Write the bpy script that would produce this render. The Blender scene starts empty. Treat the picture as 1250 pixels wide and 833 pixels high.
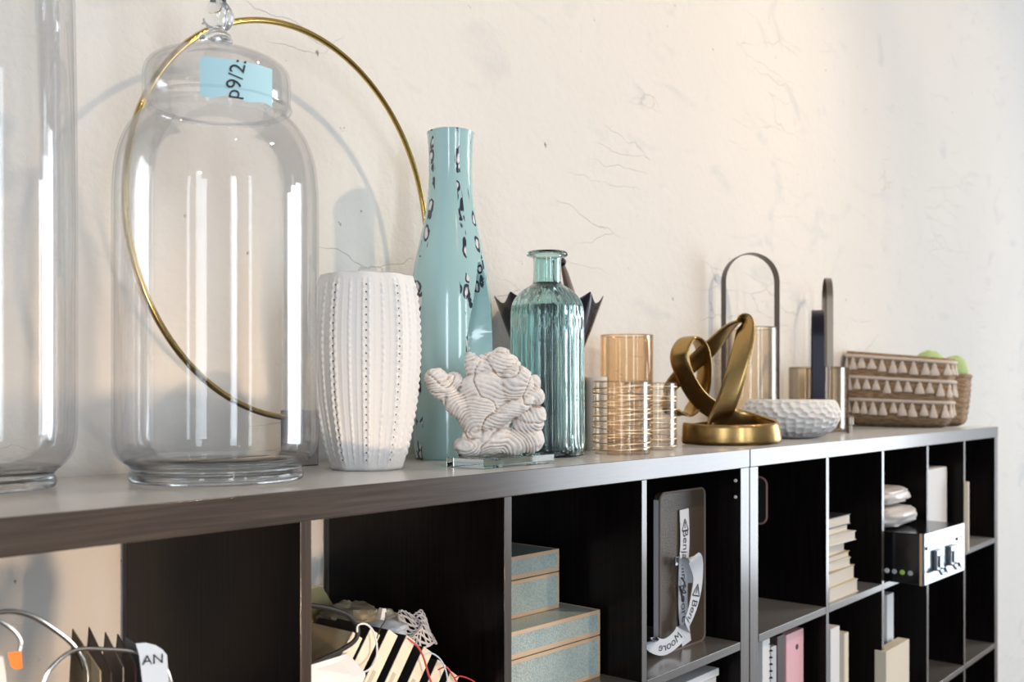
import bpy, bmesh, math, random
from mathutils import Vector, Matrix, noise
random.seed(7)
SC = bpy.context.scene
COL = SC.collection
PI = math.pi
# ---------------------------------------------------------------- camera
F = 1212.3; TH = 0.6975; CT = math.cos(TH); ST = math.sin(TH)
HOR = 482.2
H = 1.825                 # height of the bookcase top
ZC = H + 0.1064           # camera height
cam = bpy.data.cameras.new('camera'); co = bpy.data.objects.new('camera', cam); COL.objects.link(co)
co.location = (0, 0, ZC); co.rotation_euler = (PI/2, 0, TH - PI/2)
cam.sensor_width = 36; cam.lens = 36*F/1250; cam.shift_y = (HOR-416.5)/1250
cam.dof.use_dof = True; cam.dof.focus_distance = 1.5; cam.dof.aperture_fstop = 5.6
cam.clip_start = .02
SC.camera = co
# ---------------------------------------------------------------- world and light
SC.view_settings.view_transform = 'Standard'; SC.view_settings.look = 'None'
SC.view_settings.gamma = 1; SC.view_settings.exposure = 0.07
SC.view_settings.use_curve_mapping = False
SC.cycles.transparent_max_bounces = 48; SC.cycles.max_bounces = 16; SC.cycles.transmission_bounces = 16
w = bpy.data.worlds.new('world'); SC.world = w; w.use_nodes = True
w.node_tree.nodes['Background'].inputs[0].default_value = (.93, .95, 1, 1)
w.node_tree.nodes['Background'].inputs[1].default_value = .35
def area(name, loc, target, sx, sy, power, color):
    l = bpy.data.lights.new(name, 'AREA'); l.shape = 'RECTANGLE'; l.size = sx; l.size_y = sy
    l.energy = power; l.color = color
    o = bpy.data.objects.new(name, l); COL.objects.link(o); o.location = loc
    o.rotation_euler = (Vector(target)-Vector(loc)).to_track_quat('-Z', 'Y').to_euler(); return o
COOL = (.80, .90, 1); WARM = (1, .73, .45)
area('window_light', (-1.15, -5, 2.2), (-1.15, 1, 2.2), .75, 3.2, 100, COOL)
area('window_light', (-3.9, -2.3, 2.2), (.7, 1, 2.2), .62, 3.2, 65, COOL)
area('window_light', (.9, -5, 2.2), (.9, 1, 2.2), .35, 3.2, 40, COOL)
for k in (-1, 0, 1):      # three tall panes far down the room
    area('window_light', (9.5-.5*k, -3.6+1.72*k, 2.3), (2-.5*k, .6+1.72*k, 1.6), 1.35, 4.4, 118, (.86, .93, 1))
def spot(loc, target, power, size, rad, color=WARM):
    l = bpy.data.lights.new('warm_spot', 'SPOT'); l.energy = power; l.spot_size = math.radians(size)
    l.spot_blend = .9; l.shadow_soft_size = rad; l.color = color
    o = bpy.data.objects.new('warm_spot', l); COL.objects.link(o); o.location = loc
    o.rotation_euler = (Vector(target)-Vector(loc)).to_track_quat('-Z', 'Y').to_euler()
spot((2.6, -1.3, 4.3), (2.0, 1.3, 2.1), 170, 75, .06)
spot((4.4, -1.2, 4.3), (4.2, 1.3, 2.6), 62, 80, .06)
spot((.2, -1.6, 4.3), (.7, 1.3, 1.9), 25, 60, .05)
spot((.25, -1.3, 1.25), (.66, 1.29, 1.60), 150, 30, .10, (1, .70, .45))  # low warm spot, added to light the wall behind the left cubes
# ---------------------------------------------------------------- helpers
def X_at(px, Y):
    q = (px-625)/F
    return Y*(CT+q*ST)/(ST-q*CT)
def dep(X, Y): return X*CT+Y*ST
def at(px, py, Y):
    X = X_at(px, Y); d = dep(X, Y)
    return Vector((X, Y, ZC-(py-HOR)*d/F))
def place(px, d, z=H):
    lat = (px-625)/F*d
    return Vector((d*CT+lat*ST, d*ST-lat*CT, z))
def tag(o, label=None, cat=None, group=None, kind=None):
    if label: o['label'] = label
    if cat: o['category'] = cat
    if group: o['group'] = group
    if kind: o['kind'] = kind
    return o
def thing(name, loc, label, cat, rz=0, group=None):
    o = bpy.data.objects.new(name, None); COL.objects.link(o); o.empty_display_size = .03
    o.location = loc; o.rotation_euler = (0, 0, rz)
    return tag(o, label, cat, group)
class MB:
    def __init__(s): s.v = []; s.f = []
    def add(s, vs, fs):
        n = len(s.v); s.v += [tuple(v) for v in vs]; s.f += [tuple(i+n for i in f) for f in fs]; return s
    def box(s, x0, x1, y0, y1, z0, z1, M=None):
        vs = [Vector(p) for p in ((x0,y0,z0),(x1,y0,z0),(x1,y1,z0),(x0,y1,z0),(x0,y0,z1),(x1,y0,z1),(x1,y1,z1),(x0,y1,z1))]
        if M: vs = [M @ v for v in vs]
        return s.add(vs, [(0,3,2,1),(4,5,6,7),(0,1,5,4),(1,2,6,5),(2,3,7,6),(3,0,4,7)])
    def lathe(s, prof, n=64, fn=None, close=False, M=None):
        # prof: list of (r,z); fn(r,z,theta)->(r,z)
        vs = []; fs = []; rows = []
        for i, (r, z) in enumerate(prof):
            if r < 1e-6:
                rows.append([len(vs)]); vs.append(Vector((0, 0, z))); continue
            row = []
            for k in range(n):
                t = 2*PI*k/n; rr, zz = fn(r, z, t) if fn else (r, z)
                row.append(len(vs)); vs.append(Vector((rr*math.cos(t), rr*math.sin(t), zz)))
            rows.append(row)
        m = len(rows)
        for i in range(m if close else m-1):
            a = rows[i]; b = rows[(i+1) % m]
            if len(a) == 1 and len(b) == 1: continue
            for k in range(n):
                k2 = (k+1) % n
                if len(a) == 1: fs.append((a[0], b[k2], b[k]))
                elif len(b) == 1: fs.append((a[k], a[k2], b[0]))
                else: fs.append((a[k], a[k2], b[k2], b[k]))
        if M: vs = [M @ v for v in vs]
        return s.add(vs, fs)
    def tube(s, pts, r, n=10, closed=False, caps=True):
        pts = [Vector(p) for p in pts]; m = len(pts)
        rs = r if isinstance(r, (list, tuple)) else [r]*m
        T = []
        for i in range(m):
            a = pts[(i-1) % m] if (closed or i > 0) else pts[i]
            b = pts[(i+1) % m] if (closed or i < m-1) else pts[i]
            T.append((b-a).normalized())
        up = Vector((0, 0, 1)) if abs(T[0].z) < .9 else Vector((1, 0, 0))
        N = (up - T[0]*up.dot(T[0])).normalized(); vs = []; fs = []
        for i in range(m):
            N = (N - T[i]*N.dot(T[i])).normalized(); B = T[i].cross(N)
            for k in range(n):
                t = 2*PI*k/n; vs.append(pts[i]+rs[i]*(math.cos(t)*N+math.sin(t)*B))
        for i in range(m if closed else m-1):
            j = (i+1) % m
            for k in range(n):
                k2 = (k+1) % n; fs.append((i*n+k, i*n+k2, j*n+k2, j*n+k))
        if caps and not closed:
            fs.append(tuple(range(n-1, -1, -1))); fs.append(tuple((m-1)*n+k for k in range(n)))
        return s.add(vs, fs)
    def ribbon(s, pts, wd, width, thick, closed=False, rnd=.25):
        # flat band: wd = width direction per point
        pts = [Vector(p) for p in pts]; m = len(pts); vs = []; fs = []
        widths = width if isinstance(width, (list, tuple)) else [width]*m
        for i in range(m):
            a = pts[(i-1) % m] if (closed or i > 0) else pts[i]
            b = pts[(i+1) % m] if (closed or i < m-1) else pts[i]
            t = (b-a).normalized(); W = Vector(wd[i] if isinstance(wd, list) else wd)
            W = (W - t*W.dot(t)).normalized(); N = t.cross(W)
            hw = widths[i]/2; ht = thick/2; e = min(ht, hw)*rnd*2
            for (x, y) in ((-hw+e*.6, -ht), (hw-e*.6, -ht), (hw, -ht*.4), (hw, ht*.4), (hw-e*.6, ht), (-hw+e*.6, ht), (-hw, ht*.4), (-hw, -ht*.4)):
                vs.append(pts[i]+W*x+N*y)
        for i in range(m if closed else m-1):
            j = (i+1) % m
            for k in range(8):
                k2 = (k+1) % 8; fs.append((i*8+k, i*8+k2, j*8+k2, j*8+k))
        if not closed:
            fs.append(tuple(range(7, -1, -1))); fs.append(tuple((m-1)*8+k for k in range(8)))
        return s.add(vs, fs)
    def sphere(s, c, r, n=10, sc=(1, 1, 1)):
        pr = [(math.sin(PI*i/n)*1.0, -math.cos(PI*i/n)) for i in range(n+1)]
        pr[0] = (0, -1); pr[-1] = (0, 1)
        M = Matrix.Translation(Vector(c)) @ Matrix.Diagonal((r*sc[0], r*sc[1], r*sc[2], 1))
        return s.lathe(pr, n=max(8, n+2), M=M)
    def build(s, name, mat, parent=None, smooth=35, bevel=0, seg=2, sub=0, recalc=True, loc=None):
        me = bpy.data.meshes.new(name); me.from_pydata(s.v, [], s.f); me.update()
        if recalc:
            b = bmesh.new(); b.from_mesh(me); bmesh.ops.recalc_face_normals(b, faces=b.faces[:]); b.to_mesh(me); b.free()
        if smooth:
            me.shade_smooth(); me.set_sharp_from_angle(angle=math.radians(smooth))
        o = bpy.data.objects.new(name, me); COL.objects.link(o)
        if mat: me.materials.append(mat)
        if parent: o.parent = parent
        if loc is not None: o.location = loc
        if bevel:
            m = o.modifiers.new('bevel', 'BEVEL'); m.width = bevel; m.segments = seg; m.limit_method = 'ANGLE'; m.harden_normals = True
        if sub:
            m = o.modifiers.new('sub', 'SUBSURF'); m.levels = sub; m.render_levels = sub
        return o
def copy_obj(o, parent=None, loc=None, rot=None):
    c = o.copy(); COL.objects.link(c)
    if parent is not None: c.parent = parent
    if loc is not None: c.location = loc
    if rot is not None: c.rotation_euler = rot
    return c
def catmull(P, n=10, closed=False):
    P = [Vector(p) for p in P]; m = len(P); out = []
    for i in range(m if closed else m-1):
        if closed: a, b, c, d = P[(i-1) % m], P[i], P[(i+1) % m], P[(i+2) % m]
        else: a, b, c, d = P[max(i-1, 0)], P[i], P[i+1], P[min(i+2, m-1)]
        for k in range(n):
            t = k/n
            out.append(.5*((2*b)+(-a+c)*t+(2*a-5*b+4*c-d)*t*t+(-a+3*b-3*c+d)*t**3))
    if not closed: out.append(P[-1])
    return out
def smoothprof(P, n=6):
    return [(max(v[0], 0), v[1]) for v in catmull([Vector((r, z, 0)) for r, z in P], n)]
def text_mb(txt, size, fn, ext=0):
    c = bpy.data.curves.new('t', 'FONT'); c.body = txt; c.size = size; c.align_x = 'CENTER'; c.align_y = 'CENTER'
    o = bpy.data.objects.new('t', c); COL.objects.link(o)
    dg = bpy.context.evaluated_depsgraph_get(); me = bpy.data.meshes.new_from_object(o.evaluated_get(dg))
    mb = MB(); mb.add([fn(v.co.x, v.co.y) for v in me.vertices], [tuple(p.vertices) for p in me.polygons])
    bpy.data.objects.remove(o); bpy.data.curves.remove(c); bpy.data.meshes.remove(me)
    return mb
# ---------------------------------------------------------------- materials
def newmat(name):
    m = bpy.data.materials.new(name); m.use_nodes = True; nt = m.node_tree
    return m, nt, nt.nodes['Principled BSDF'], nt.nodes.new, nt.links.new
def setp(b, **k):
    for a, v in k.items():
        s = b.inputs[a.replace('_', ' ')]
        s.default_value = (*v, 1) if isinstance(v, tuple) and len(v) == 3 else v
def mat(name, col, rough=.5, metal=0, spec=.5, bump=0, bscale=80, var=0, vscale=8, coat=0, stretch=None, sss=0):
    m, nt, b, N, L = newmat(name)
    setp(b, Base_Color=col, Roughness=rough, Metallic=metal, Specular_IOR_Level=spec, Coat_Weight=coat)
    if sss: setp(b, Subsurface_Weight=sss, Subsurface_Scale=.01)
    tc = N('ShaderNodeTexCoord'); mp = N('ShaderNodeMapping'); L(tc.outputs['Object'], mp.inputs[0])
    if stretch: mp.inputs['Scale'].default_value = stretch
    if bump:
        n = N('ShaderNodeTexNoise'); n.inputs['Scale'].default_value = bscale; n.inputs['Detail'].default_value = 4
        L(mp.outputs[0], n.inputs[0]); bp = N('ShaderNodeBump'); bp.inputs['Strength'].default_value = bump
        bp.inputs['Distance'].default_value = .002; L(n.outputs[0], bp.inputs['Height']); L(bp.outputs[0], b.inputs['Normal'])
    if var:
        n = N('ShaderNodeTexNoise'); n.inputs['Scale'].default_value = vscale; n.inputs['Detail'].default_value = 5
        L(mp.outputs[0], n.inputs[0]); mx = N('ShaderNodeMix'); mx.data_type = 'RGBA'
        mx.inputs[6].default_value = (*[c*(1-var) for c in col], 1); mx.inputs[7].default_value = (*[min(1, c*(1+var)) for c in col], 1)
        L(n.outputs[0], mx.inputs[0]); L(mx.outputs[2], b.inputs['Base Color'])
    return m
def thin_glass(name, tint=(1, 1, 1), edge=(.55, .6, .62), ior=1.5, power=3.0, refl=1.0, rough=.0):
    m, nt, b, N, L = newmat(name); nt.nodes.remove(b); out = nt.nodes['Material Output']
    fr = N('ShaderNodeFresnel'); fr.inputs[0].default_value = ior
    lw = N('ShaderNodeLayerWeight'); lw.inputs[0].default_value = .5
    pw = N('ShaderNodeMath'); pw.operation = 'POWER'; pw.inputs[1].default_value = power; L(lw.outputs['Facing'], pw.inputs[0])
    mx = N('ShaderNodeMix'); mx.data_type = 'RGBA'; mx.inputs[6].default_value = (*tint, 1); mx.inputs[7].default_value = (*edge, 1)
    L(pw.outputs[0], mx.inputs[0])
    tr = N('ShaderNodeBsdfTransparent'); L(mx.outputs[2], tr.inputs[0])
    gl = N('ShaderNodeBsdfGlossy'); gl.inputs['Roughness'].default_value = rough
    mu = N('ShaderNodeMath'); mu.operation = 'MULTIPLY'; mu.inputs[1].default_value = refl; L(fr.outputs[0], mu.inputs[0])
    cl = N('ShaderNodeMath'); cl.operation = 'MINIMUM'; cl.inputs[1].default_value = .75; L(mu.outputs[0], cl.inputs[0])
    ms = N('ShaderNodeMixShader'); L(cl.outputs[0], ms.inputs[0]); L(tr.outputs[0], ms.inputs[1]); L(gl.outputs[0], ms.inputs[2])
    L(ms.outputs[0], out.inputs[0]); return m
def solid_glass(name, col, rough=0, ior=1.5):
    m, nt, b, N, L = newmat(name); setp(b, Base_Color=col, Roughness=rough, IOR=ior, Transmission_Weight=1.0); return m

def wood_mat(name, axis, edge=False):
    m, nt, b, N, L = newmat(name)
    tc = N('ShaderNodeTexCoord'); mp = N('ShaderNodeMapping'); L(tc.outputs['Object'], mp.inputs[0])
    mp.inputs['Scale'].default_value = (3, 90, 90) if axis == 'x' else (90, 90, 3)
    n = N('ShaderNodeTexNoise'); n.inputs['Scale'].default_value = 2.2; n.inputs['Detail'].default_value = 6; n.inputs['Distortion'].default_value = .6
    L(mp.outputs[0], n.inputs[0])
    cr = N('ShaderNodeValToRGB'); cr.color_ramp.elements[0].position = .3; cr.color_ramp.elements[1].position = .75
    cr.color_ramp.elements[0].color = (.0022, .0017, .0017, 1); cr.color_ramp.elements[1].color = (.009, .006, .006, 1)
    if edge:  # same wood, coloured paler where light falls on fronts and boards
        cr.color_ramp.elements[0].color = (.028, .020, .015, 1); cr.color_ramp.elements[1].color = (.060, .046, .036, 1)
    L(n.outputs[0], cr.inputs[0]); L(cr.outputs[0], b.inputs['Base Color'])
    setp(b, Roughness=.33, Specular_IOR_Level=(.2 if edge else .08), Coat_Weight=(.9 if edge else .22), Coat_Roughness=.16, Coat_IOR=(1.33 if not edge else 1.6), Sheen_Weight=(.5 if edge else 0), Sheen_Roughness=.25, Sheen_Tint=(1, .86, .72))
    mr = N('ShaderNodeMapRange'); mr.inputs[3].default_value = .27; mr.inputs[4].default_value = .42
    L(n.outputs[0], mr.inputs[0]); L(mr.outputs[0], b.inputs['Roughness'])
    bp = N('ShaderNodeBump'); bp.inputs['Strength'].default_value = .18; bp.inputs['Distance'].default_value = .001
    L(n.outputs[0], bp.inputs['Height']); L(bp.outputs[0], b.inputs['Normal']); return m
WOODX = wood_mat('black_brown_wood', 'x', True); WOODZ = wood_mat('black_brown_wood_upright', 'z'); LITZ = wood_mat('black_brown_lit_front', 'z', True)  # light painted in: paler copy for lit fronts and boards, darker for shaded uprights
def lit_front(o):  # front faces take the paler, lit copy of the wood
    o.data.materials.append(LITZ)
    for p in o.data.polygons:
        if p.normal.y < -.9: p.material_index = 1
    return o

def wall_mat():
    m, nt, b, N, L = newmat('old_plaster')
    tc = N('ShaderNodeTexCoord')
    def nz(scale, det, st=None, dist=0):
        mp = N('ShaderNodeMapping'); L(tc.outputs['Object'], mp.inputs[0])
        if st: mp.inputs['Scale'].default_value = st
        n = N('ShaderNodeTexNoise'); n.inputs['Scale'].default_value = scale; n.inputs['Detail'].default_value = det
        n.inputs['Distortion'].default_value = dist; L(mp.outputs[0], n.inputs[0]); return n.outputs[0]
    def ramp(src, p0, p1, c0=(0, 0, 0, 1), c1=(1, 1, 1, 1)):
        r = N('ShaderNodeValToRGB'); r.color_ramp.elements[0].position = p0; r.color_ramp.elements[1].position = p1
        r.color_ramp.elements[0].color = c0; r.color_ramp.elements[1].color = c1; L(src, r.inputs[0]); return r.outputs[0]
    def mix(f, a, c):
        x = N('ShaderNodeMix'); x.data_type = 'RGBA'
        for s, i in ((f, 0), (a, 6), (c, 7)):
            if hasattr(s, 'links'): L(s, x.inputs[i])
            else: x.inputs[i].default_value = s
        return x.outputs[2]
    base = ramp(nz(1.3, 5), .3, .7, (.76, .725, .675, 1), (.82, .775, .715, 1))
    # greyish scuffs, sparse pits, fine cracks
    scuff = ramp(nz(3.5, 8, (1, 1, 1.8), 1.2), .60, .78)
    c1 = mix(scuff, base, (.66, .65, .63, 1))
    pit = ramp(nz(38, 3), .715, .75)
    c2 = mix(pit, c1, (.36, .32, .28, 1))
    v = N('ShaderNodeTexVoronoi'); v.feature = 'DISTANCE_TO_EDGE'; v.inputs['Scale'].default_value = 2.3
    mp = N('ShaderNodeMapping'); mp.inputs['Scale'].default_value = (1, 1, 5); mp.inputs['Rotation'].default_value = (0, .25, 0)
    L(tc.outputs['Object'], mp.inputs[0])
    vm = N('ShaderNodeVectorMath'); vm.operation = 'ADD'; L(mp.outputs[0], vm.inputs[0])
    nn = N('ShaderNodeTexNoise'); nn.inputs['Scale'].default_value = 9; nn.inputs['Detail'].default_value = 5; L(tc.outputs['Object'], nn.inputs[0])
    sc = N('ShaderNodeVectorMath'); sc.operation = 'SCALE'; sc.inputs['Scale'].default_value = .22; L(nn.outputs['Color'], sc.inputs[0]); L(sc.outputs[0], vm.inputs[1])
    L(vm.outputs[0], v.inputs['Vector'])
    line = ramp(v.outputs['Distance'], .002, .008, (1, 1, 1, 1), (0, 0, 0, 1))
    gate = ramp(nz(2.6, 2), .56, .62)
    mu = N('ShaderNodeMath'); mu.operation = 'MULTIPLY'; L(line, mu.inputs[0]); L(gate, mu.inputs[1])
    mu2 = N('ShaderNodeMath'); mu2.operation = 'MULTIPLY'; mu2.inputs[1].default_value = .35; L(mu.outputs[0], mu2.inputs[0])
    c3 = mix(mu2.outputs[0], c2, (.45, .42, .38, 1))
    # rusty drips to the far right end
    L(c3, b.inputs['Base Color']); setp(b, Roughness=.7, Specular_IOR_Level=.2)
    a1 = N('ShaderNodeMath'); a1.operation = 'MULTIPLY_ADD'; L(nz(7, 8, (1, 1, 1.6), .8), a1.inputs[0]); a1.inputs[1].default_value = 1.6; L(nz(60, 4), a1.inputs[2])
    a2 = N('ShaderNodeMath'); a2.operation = 'SUBTRACT'; L(a1.outputs[0], a2.inputs[0]); L(mu.outputs[0], a2.inputs[1])
    a3 = N('ShaderNodeMath'); a3.operation = 'SUBTRACT'; L(a2.outputs[0], a3.inputs[0]); L(pit, a3.inputs[1])
    bp = N('ShaderNodeBump'); bp.inputs['Strength'].default_value = .5; bp.inputs['Distance'].default_value = .004
    L(a3.outputs[0], bp.inputs['Height']); L(bp.outputs[0], b.inputs['Normal']); return m
WALL = wall_mat()
CLEAR = thin_glass('clear_glass', (.995, .997, 1), (.86, .875, .90), power=6, refl=.38)
CLEARBASE = solid_glass('clear_glass_foot', (.93, .96, .97))
AMBERG = thin_glass('amber_lustre_glass', (.98, .90, .80), (.90, .74, .55), power=2.5, refl=.45)
PALEG = thin_glass('pale_amber_glass', (.99, .975, .95), (.92, .85, .74), power=3, refl=.4)
SMOKE = thin_glass('smoked_glass', (.96, .92, .86), (.66, .55, .42), power=2.2, refl=.6)
TEALG = solid_glass('teal_green_glass', (.60, .79, .77))
SLABG = solid_glass('pale_green_glass', (.86, .96, .93))
BRASS = mat('aged_brass', (.42, .27, .105), rough=.27, metal=1, bump=.25, bscale=25, var=.25, vscale=14)
GOLD = mat('polished_brass_tube', (.56, .38, .12), rough=.16, metal=1)
GOLDBAND = mat('gold_band', (.80, .56, .34), rough=.35, metal=.8)
CHROME = mat('polished_chrome', (.26, .285, .31), rough=.2, metal=1, bump=.5, bscale=14)
BRONZE = mat('dark_bronze_strap', (.075, .055, .045), rough=.32, metal=.7)
PEWTER = mat('pewter_strap', (.30, .25, .20), rough=.3, metal=.9)
GUN = mat('gunmetal_glaze', (.035, .032, .045), rough=.16, metal=.55)
BLACK = mat('black_gloss', (.008, .008, .009), rough=.15)
BLACKM = mat('black_rubber', (.012, .012, .012), rough=.5)
WHITE = mat('matte_white_ceramic', (.80, .78, .755), rough=.55, bump=.2, bscale=200, sss=.05)
CORAL = mat('chalky_coral', (.80, .745, .70), rough=.8, bump=.4, bscale=260, var=.10, vscale=30)
def tan_crevices(m, col, tan):  # tan where the surface turns inward, pale elsewhere
    nt = m.node_tree; b = nt.nodes['Principled BSDF']; g = nt.nodes.new('ShaderNodeNewGeometry'); r = nt.nodes.new('ShaderNodeValToRGB')
    r.color_ramp.elements[0].position = .44; r.color_ramp.elements[1].position = .5
    r.color_ramp.elements[0].color = (*tan, 1); r.color_ramp.elements[1].color = (*col, 1)
    nt.links.new(g.outputs['Pointiness'], r.inputs[0]); nt.links.new(r.outputs[0], b.inputs['Base Color'])
tan_crevices(CORAL, (.82, .77, .73), (.46, .33, .24))
CREAM = mat('cream_paper', (.74, .66, .52), rough=.8, bump=.1, var=.06)
PAPERW = mat('white_paper', (.74, .73, .72), rough=.7)
PAGES = mat('book_pages', (.72, .66, .57), rough=.85, bump=.5, bscale=30, stretch=(1, 1, 60), var=.08, vscale=30)
KRAFT = mat('kraft_card', (.52, .40, .24), rough=.8, var=.08)
YELLOW = mat('yellow_card', (.48, .40, .20), rough=.6)
TAN = mat('brown_leather', (.062, .044, .029), rough=.45, bump=.4, bscale=300, var=.2, vscale=10)
GREYEDGE = mat('grey_piping', (.50, .50, .53), rough=.5)
STRAP = mat('white_lanyard', (.68, .70, .74), rough=.6, bump=.2, bscale=500)
INK = mat('black_ink', (.015, .015, .018), rough=.6)
PINK = mat('pink_card', (.78, .42, .45), rough=.6)
ORANGE = mat('orange_tag', (.85, .22, .03), rough=.5)
LABELB = mat('pale_blue_label', (.50, .76, .83), rough=.7)
SILVERW = mat('silver_wire', (.75, .72, .66), rough=.2, metal=1)
TRIM = mat('pale_gold_trim', (.78, .55, .36), rough=.45, metal=.25)
GREEN = mat('lime_plush', (.50, .66, .30), rough=.9, bump=.6, bscale=60, var=.15)
PLASTICW = mat('crumpled_plastic', (.66, .63, .60), rough=.3, bump=1, bscale=25, var=.12, vscale=20)
FLOORM = mat('dark_floor_wood', (.10, .065, .04), rough=.4, bump=.2, bscale=6, var=.3, vscale=3, stretch=(1, 8, 1))
REDW = mat('red_wire', (.55, .07, .06), rough=.4)
BLUECARD = mat('pale_blue_card', (.48, .56, .66), rough=.6)
DARKCARD = mat('dark_brown_card', (.05, .03, .03), rough=.5)
def shagreen():
    m, nt, b, N, L = newmat('shagreen'); tc = N('ShaderNodeTexCoord')
    v = N('ShaderNodeTexVoronoi'); v.inputs['Scale'].default_value = 330; L(tc.outputs['Object'], v.inputs['Vector'])
    n = N('ShaderNodeTexNoise'); n.inputs['Scale'].default_value = 14; L(tc.outputs['Object'], n.inputs[0])
    r = N('ShaderNodeValToRGB'); r.color_ramp.elements[0].color = (.46, .57, .56, 1); r.color_ramp.elements[1].color = (.60, .68, .63, 1)
    r.color_ramp.elements[0].position = .35; r.color_ramp.elements[1].position = .65; L(n.outputs[0], r.inputs[0])
    r2 = N('ShaderNodeMix'); r2.data_type = 'RGBA'; r2.blend_type = 'MULTIPLY'; r2.inputs[0].default_value = .4
    rr = N('ShaderNodeValToRGB'); rr.color_ramp.elements[0].position = 0; rr.color_ramp.elements[1].position = .75
    rr.color_ramp.elements[0].color = (1.0, 1.0, 1.0, 1); rr.color_ramp.elements[1].color = (.25, .25, .25, 1)
    L(v.outputs['Distance'], rr.inputs[0]); L(r.outputs[0], r2.inputs[6]); L(rr.outputs[0], r2.inputs[7]); L(r2.outputs[2], b.inputs['Base Color'])
    bp = N('ShaderNodeBump'); bp.inputs['Strength'].default_value = .8; bp.inputs['Distance'].default_value = .0008; bp.invert = True
    L(v.outputs['Distance'], bp.inputs['Height']); L(bp.outputs[0], b.inputs['Normal']); setp(b, Roughness=.35, Coat_Weight=.2); return m
SHAG = shagreen()
def marbled():
    m, nt, b, N, L = newmat('marbled_blue_glaze'); tc = N('ShaderNodeTexCoord')
    # vein streaks running up two sides of the vase (object space)
    sep = N('ShaderNodeSeparateXYZ'); L(tc.outputs['Object'], sep.inputs[0])
    ang = N('ShaderNodeMath'); ang.operation = 'ARCTAN2'; L(sep.outputs[1], ang.inputs[0]); L(sep.outputs[0], ang.inputs[1])
    mp = N('ShaderNodeMapping'); mp.inputs['Scale'].default_value = (1, 1, .55); L(tc.outputs['Object'], mp.inputs[0])
    wn = N('ShaderNodeTexNoise'); wn.inputs['Scale'].default_value = 30; L(mp.outputs[0], wn.inputs[0])
    sc = N('ShaderNodeVectorMath'); sc.operation = 'SCALE'; sc.inputs['Scale'].default_value = .03; L(wn.outputs['Color'], sc.inputs[0])
    ad = N('ShaderNodeVectorMath'); ad.operation = 'ADD'; L(mp.outputs[0], ad.inputs[0]); L(sc.outputs[0], ad.inputs[1])
    v = N('ShaderNodeTexVoronoi'); v.inputs['Scale'].default_value = 64; L(ad.outputs[0], v.inputs['Vector'])
    cells = N('ShaderNodeValToRGB'); e = cells.color_ramp.elements
    e[0].position = .24; e[0].color = (.78, .76, .74, 1); e[1].position = .32; e[1].color = (.02, .025, .05, 1)
    x = cells.color_ramp.elements.new(.46); x.color = (.03, .035, .06, 1)
    x = cells.color_ramp.elements.new(.51); x.color = (.40, .61, .61, 1)
    L(v.outputs['Distance'], cells.inputs[0])
    def band(a0, wid):
        s = N('ShaderNodeMath'); s.operation = 'SUBTRACT'; s.inputs[1].default_value = a0; L(ang.outputs[0], s.inputs[0])
        n2 = N('ShaderNodeTexNoise'); n2.inputs['Scale'].default_value = 7; L(tc.outputs['Object'], n2.inputs[0])
        m2 = N('ShaderNodeMath'); m2.operation = 'MULTIPLY_ADD'; m2.inputs[1].default_value = .9; L(n2.outputs[0], m2.inputs[0]); L(s.outputs[0], m2.inputs[2])
        s2 = N('ShaderNodeMath'); s2.operation = 'SUBTRACT'; s2.inputs[1].default_value = .45; L(m2.outputs[0], s2.inputs[0])
        ab = N('ShaderNodeMath'); ab.operation = 'ABSOLUTE'; L(s2.outputs[0], ab.inputs[0])
        lt = N('ShaderNodeMath'); lt.operation = 'LESS_THAN'; lt.inputs[1].default_value = wid; L(ab.outputs[0], lt.inputs[0]); return lt.outputs[0]
    b1 = band(-1.98, .12); b2 = band(-1.35, .14); b3 = band(2.95, .2)
    m1 = N('ShaderNodeMath'); m1.operation = 'MAXIMUM'; L(b1, m1.inputs[0]); L(b2, m1.inputs[1])
    m2 = N('ShaderNodeMath'); m2.operation = 'MAXIMUM'; L(m1.outputs[0], m2.inputs[0]); L(b3, m2.inputs[1])
    # gate along height
    gn = N('ShaderNodeTexNoise'); gn.inputs['Scale'].default_value = 9; gn.inputs['Detail'].default_value = 3; L(tc.outputs['Object'], gn.inputs[0])
    gt = N('ShaderNodeMath'); gt.operation = 'GREATER_THAN'; gt.inputs[1].default_value = .39; L(gn.outputs[0], gt.inputs[0])
    mu = N('ShaderNodeMath'); mu.operation = 'MULTIPLY'; L(m2.outputs[0], mu.inputs[0]); L(gt.outputs[0], mu.inputs[1])
    mx = N('ShaderNodeMix'); mx.data_type = 'RGBA'; mx.inputs[6].default_value = (.40, .61, .61, 1)
    L(mu.outputs[0], mx.inputs[0]); L(cells.outputs[0], mx.inputs[7]); L(mx.outputs[2], b.inputs['Base Color'])
    setp(b, Roughness=.12, Coat_Weight=.4, Coat_Roughness=.05); return m
MARBLE = marbled()
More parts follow.
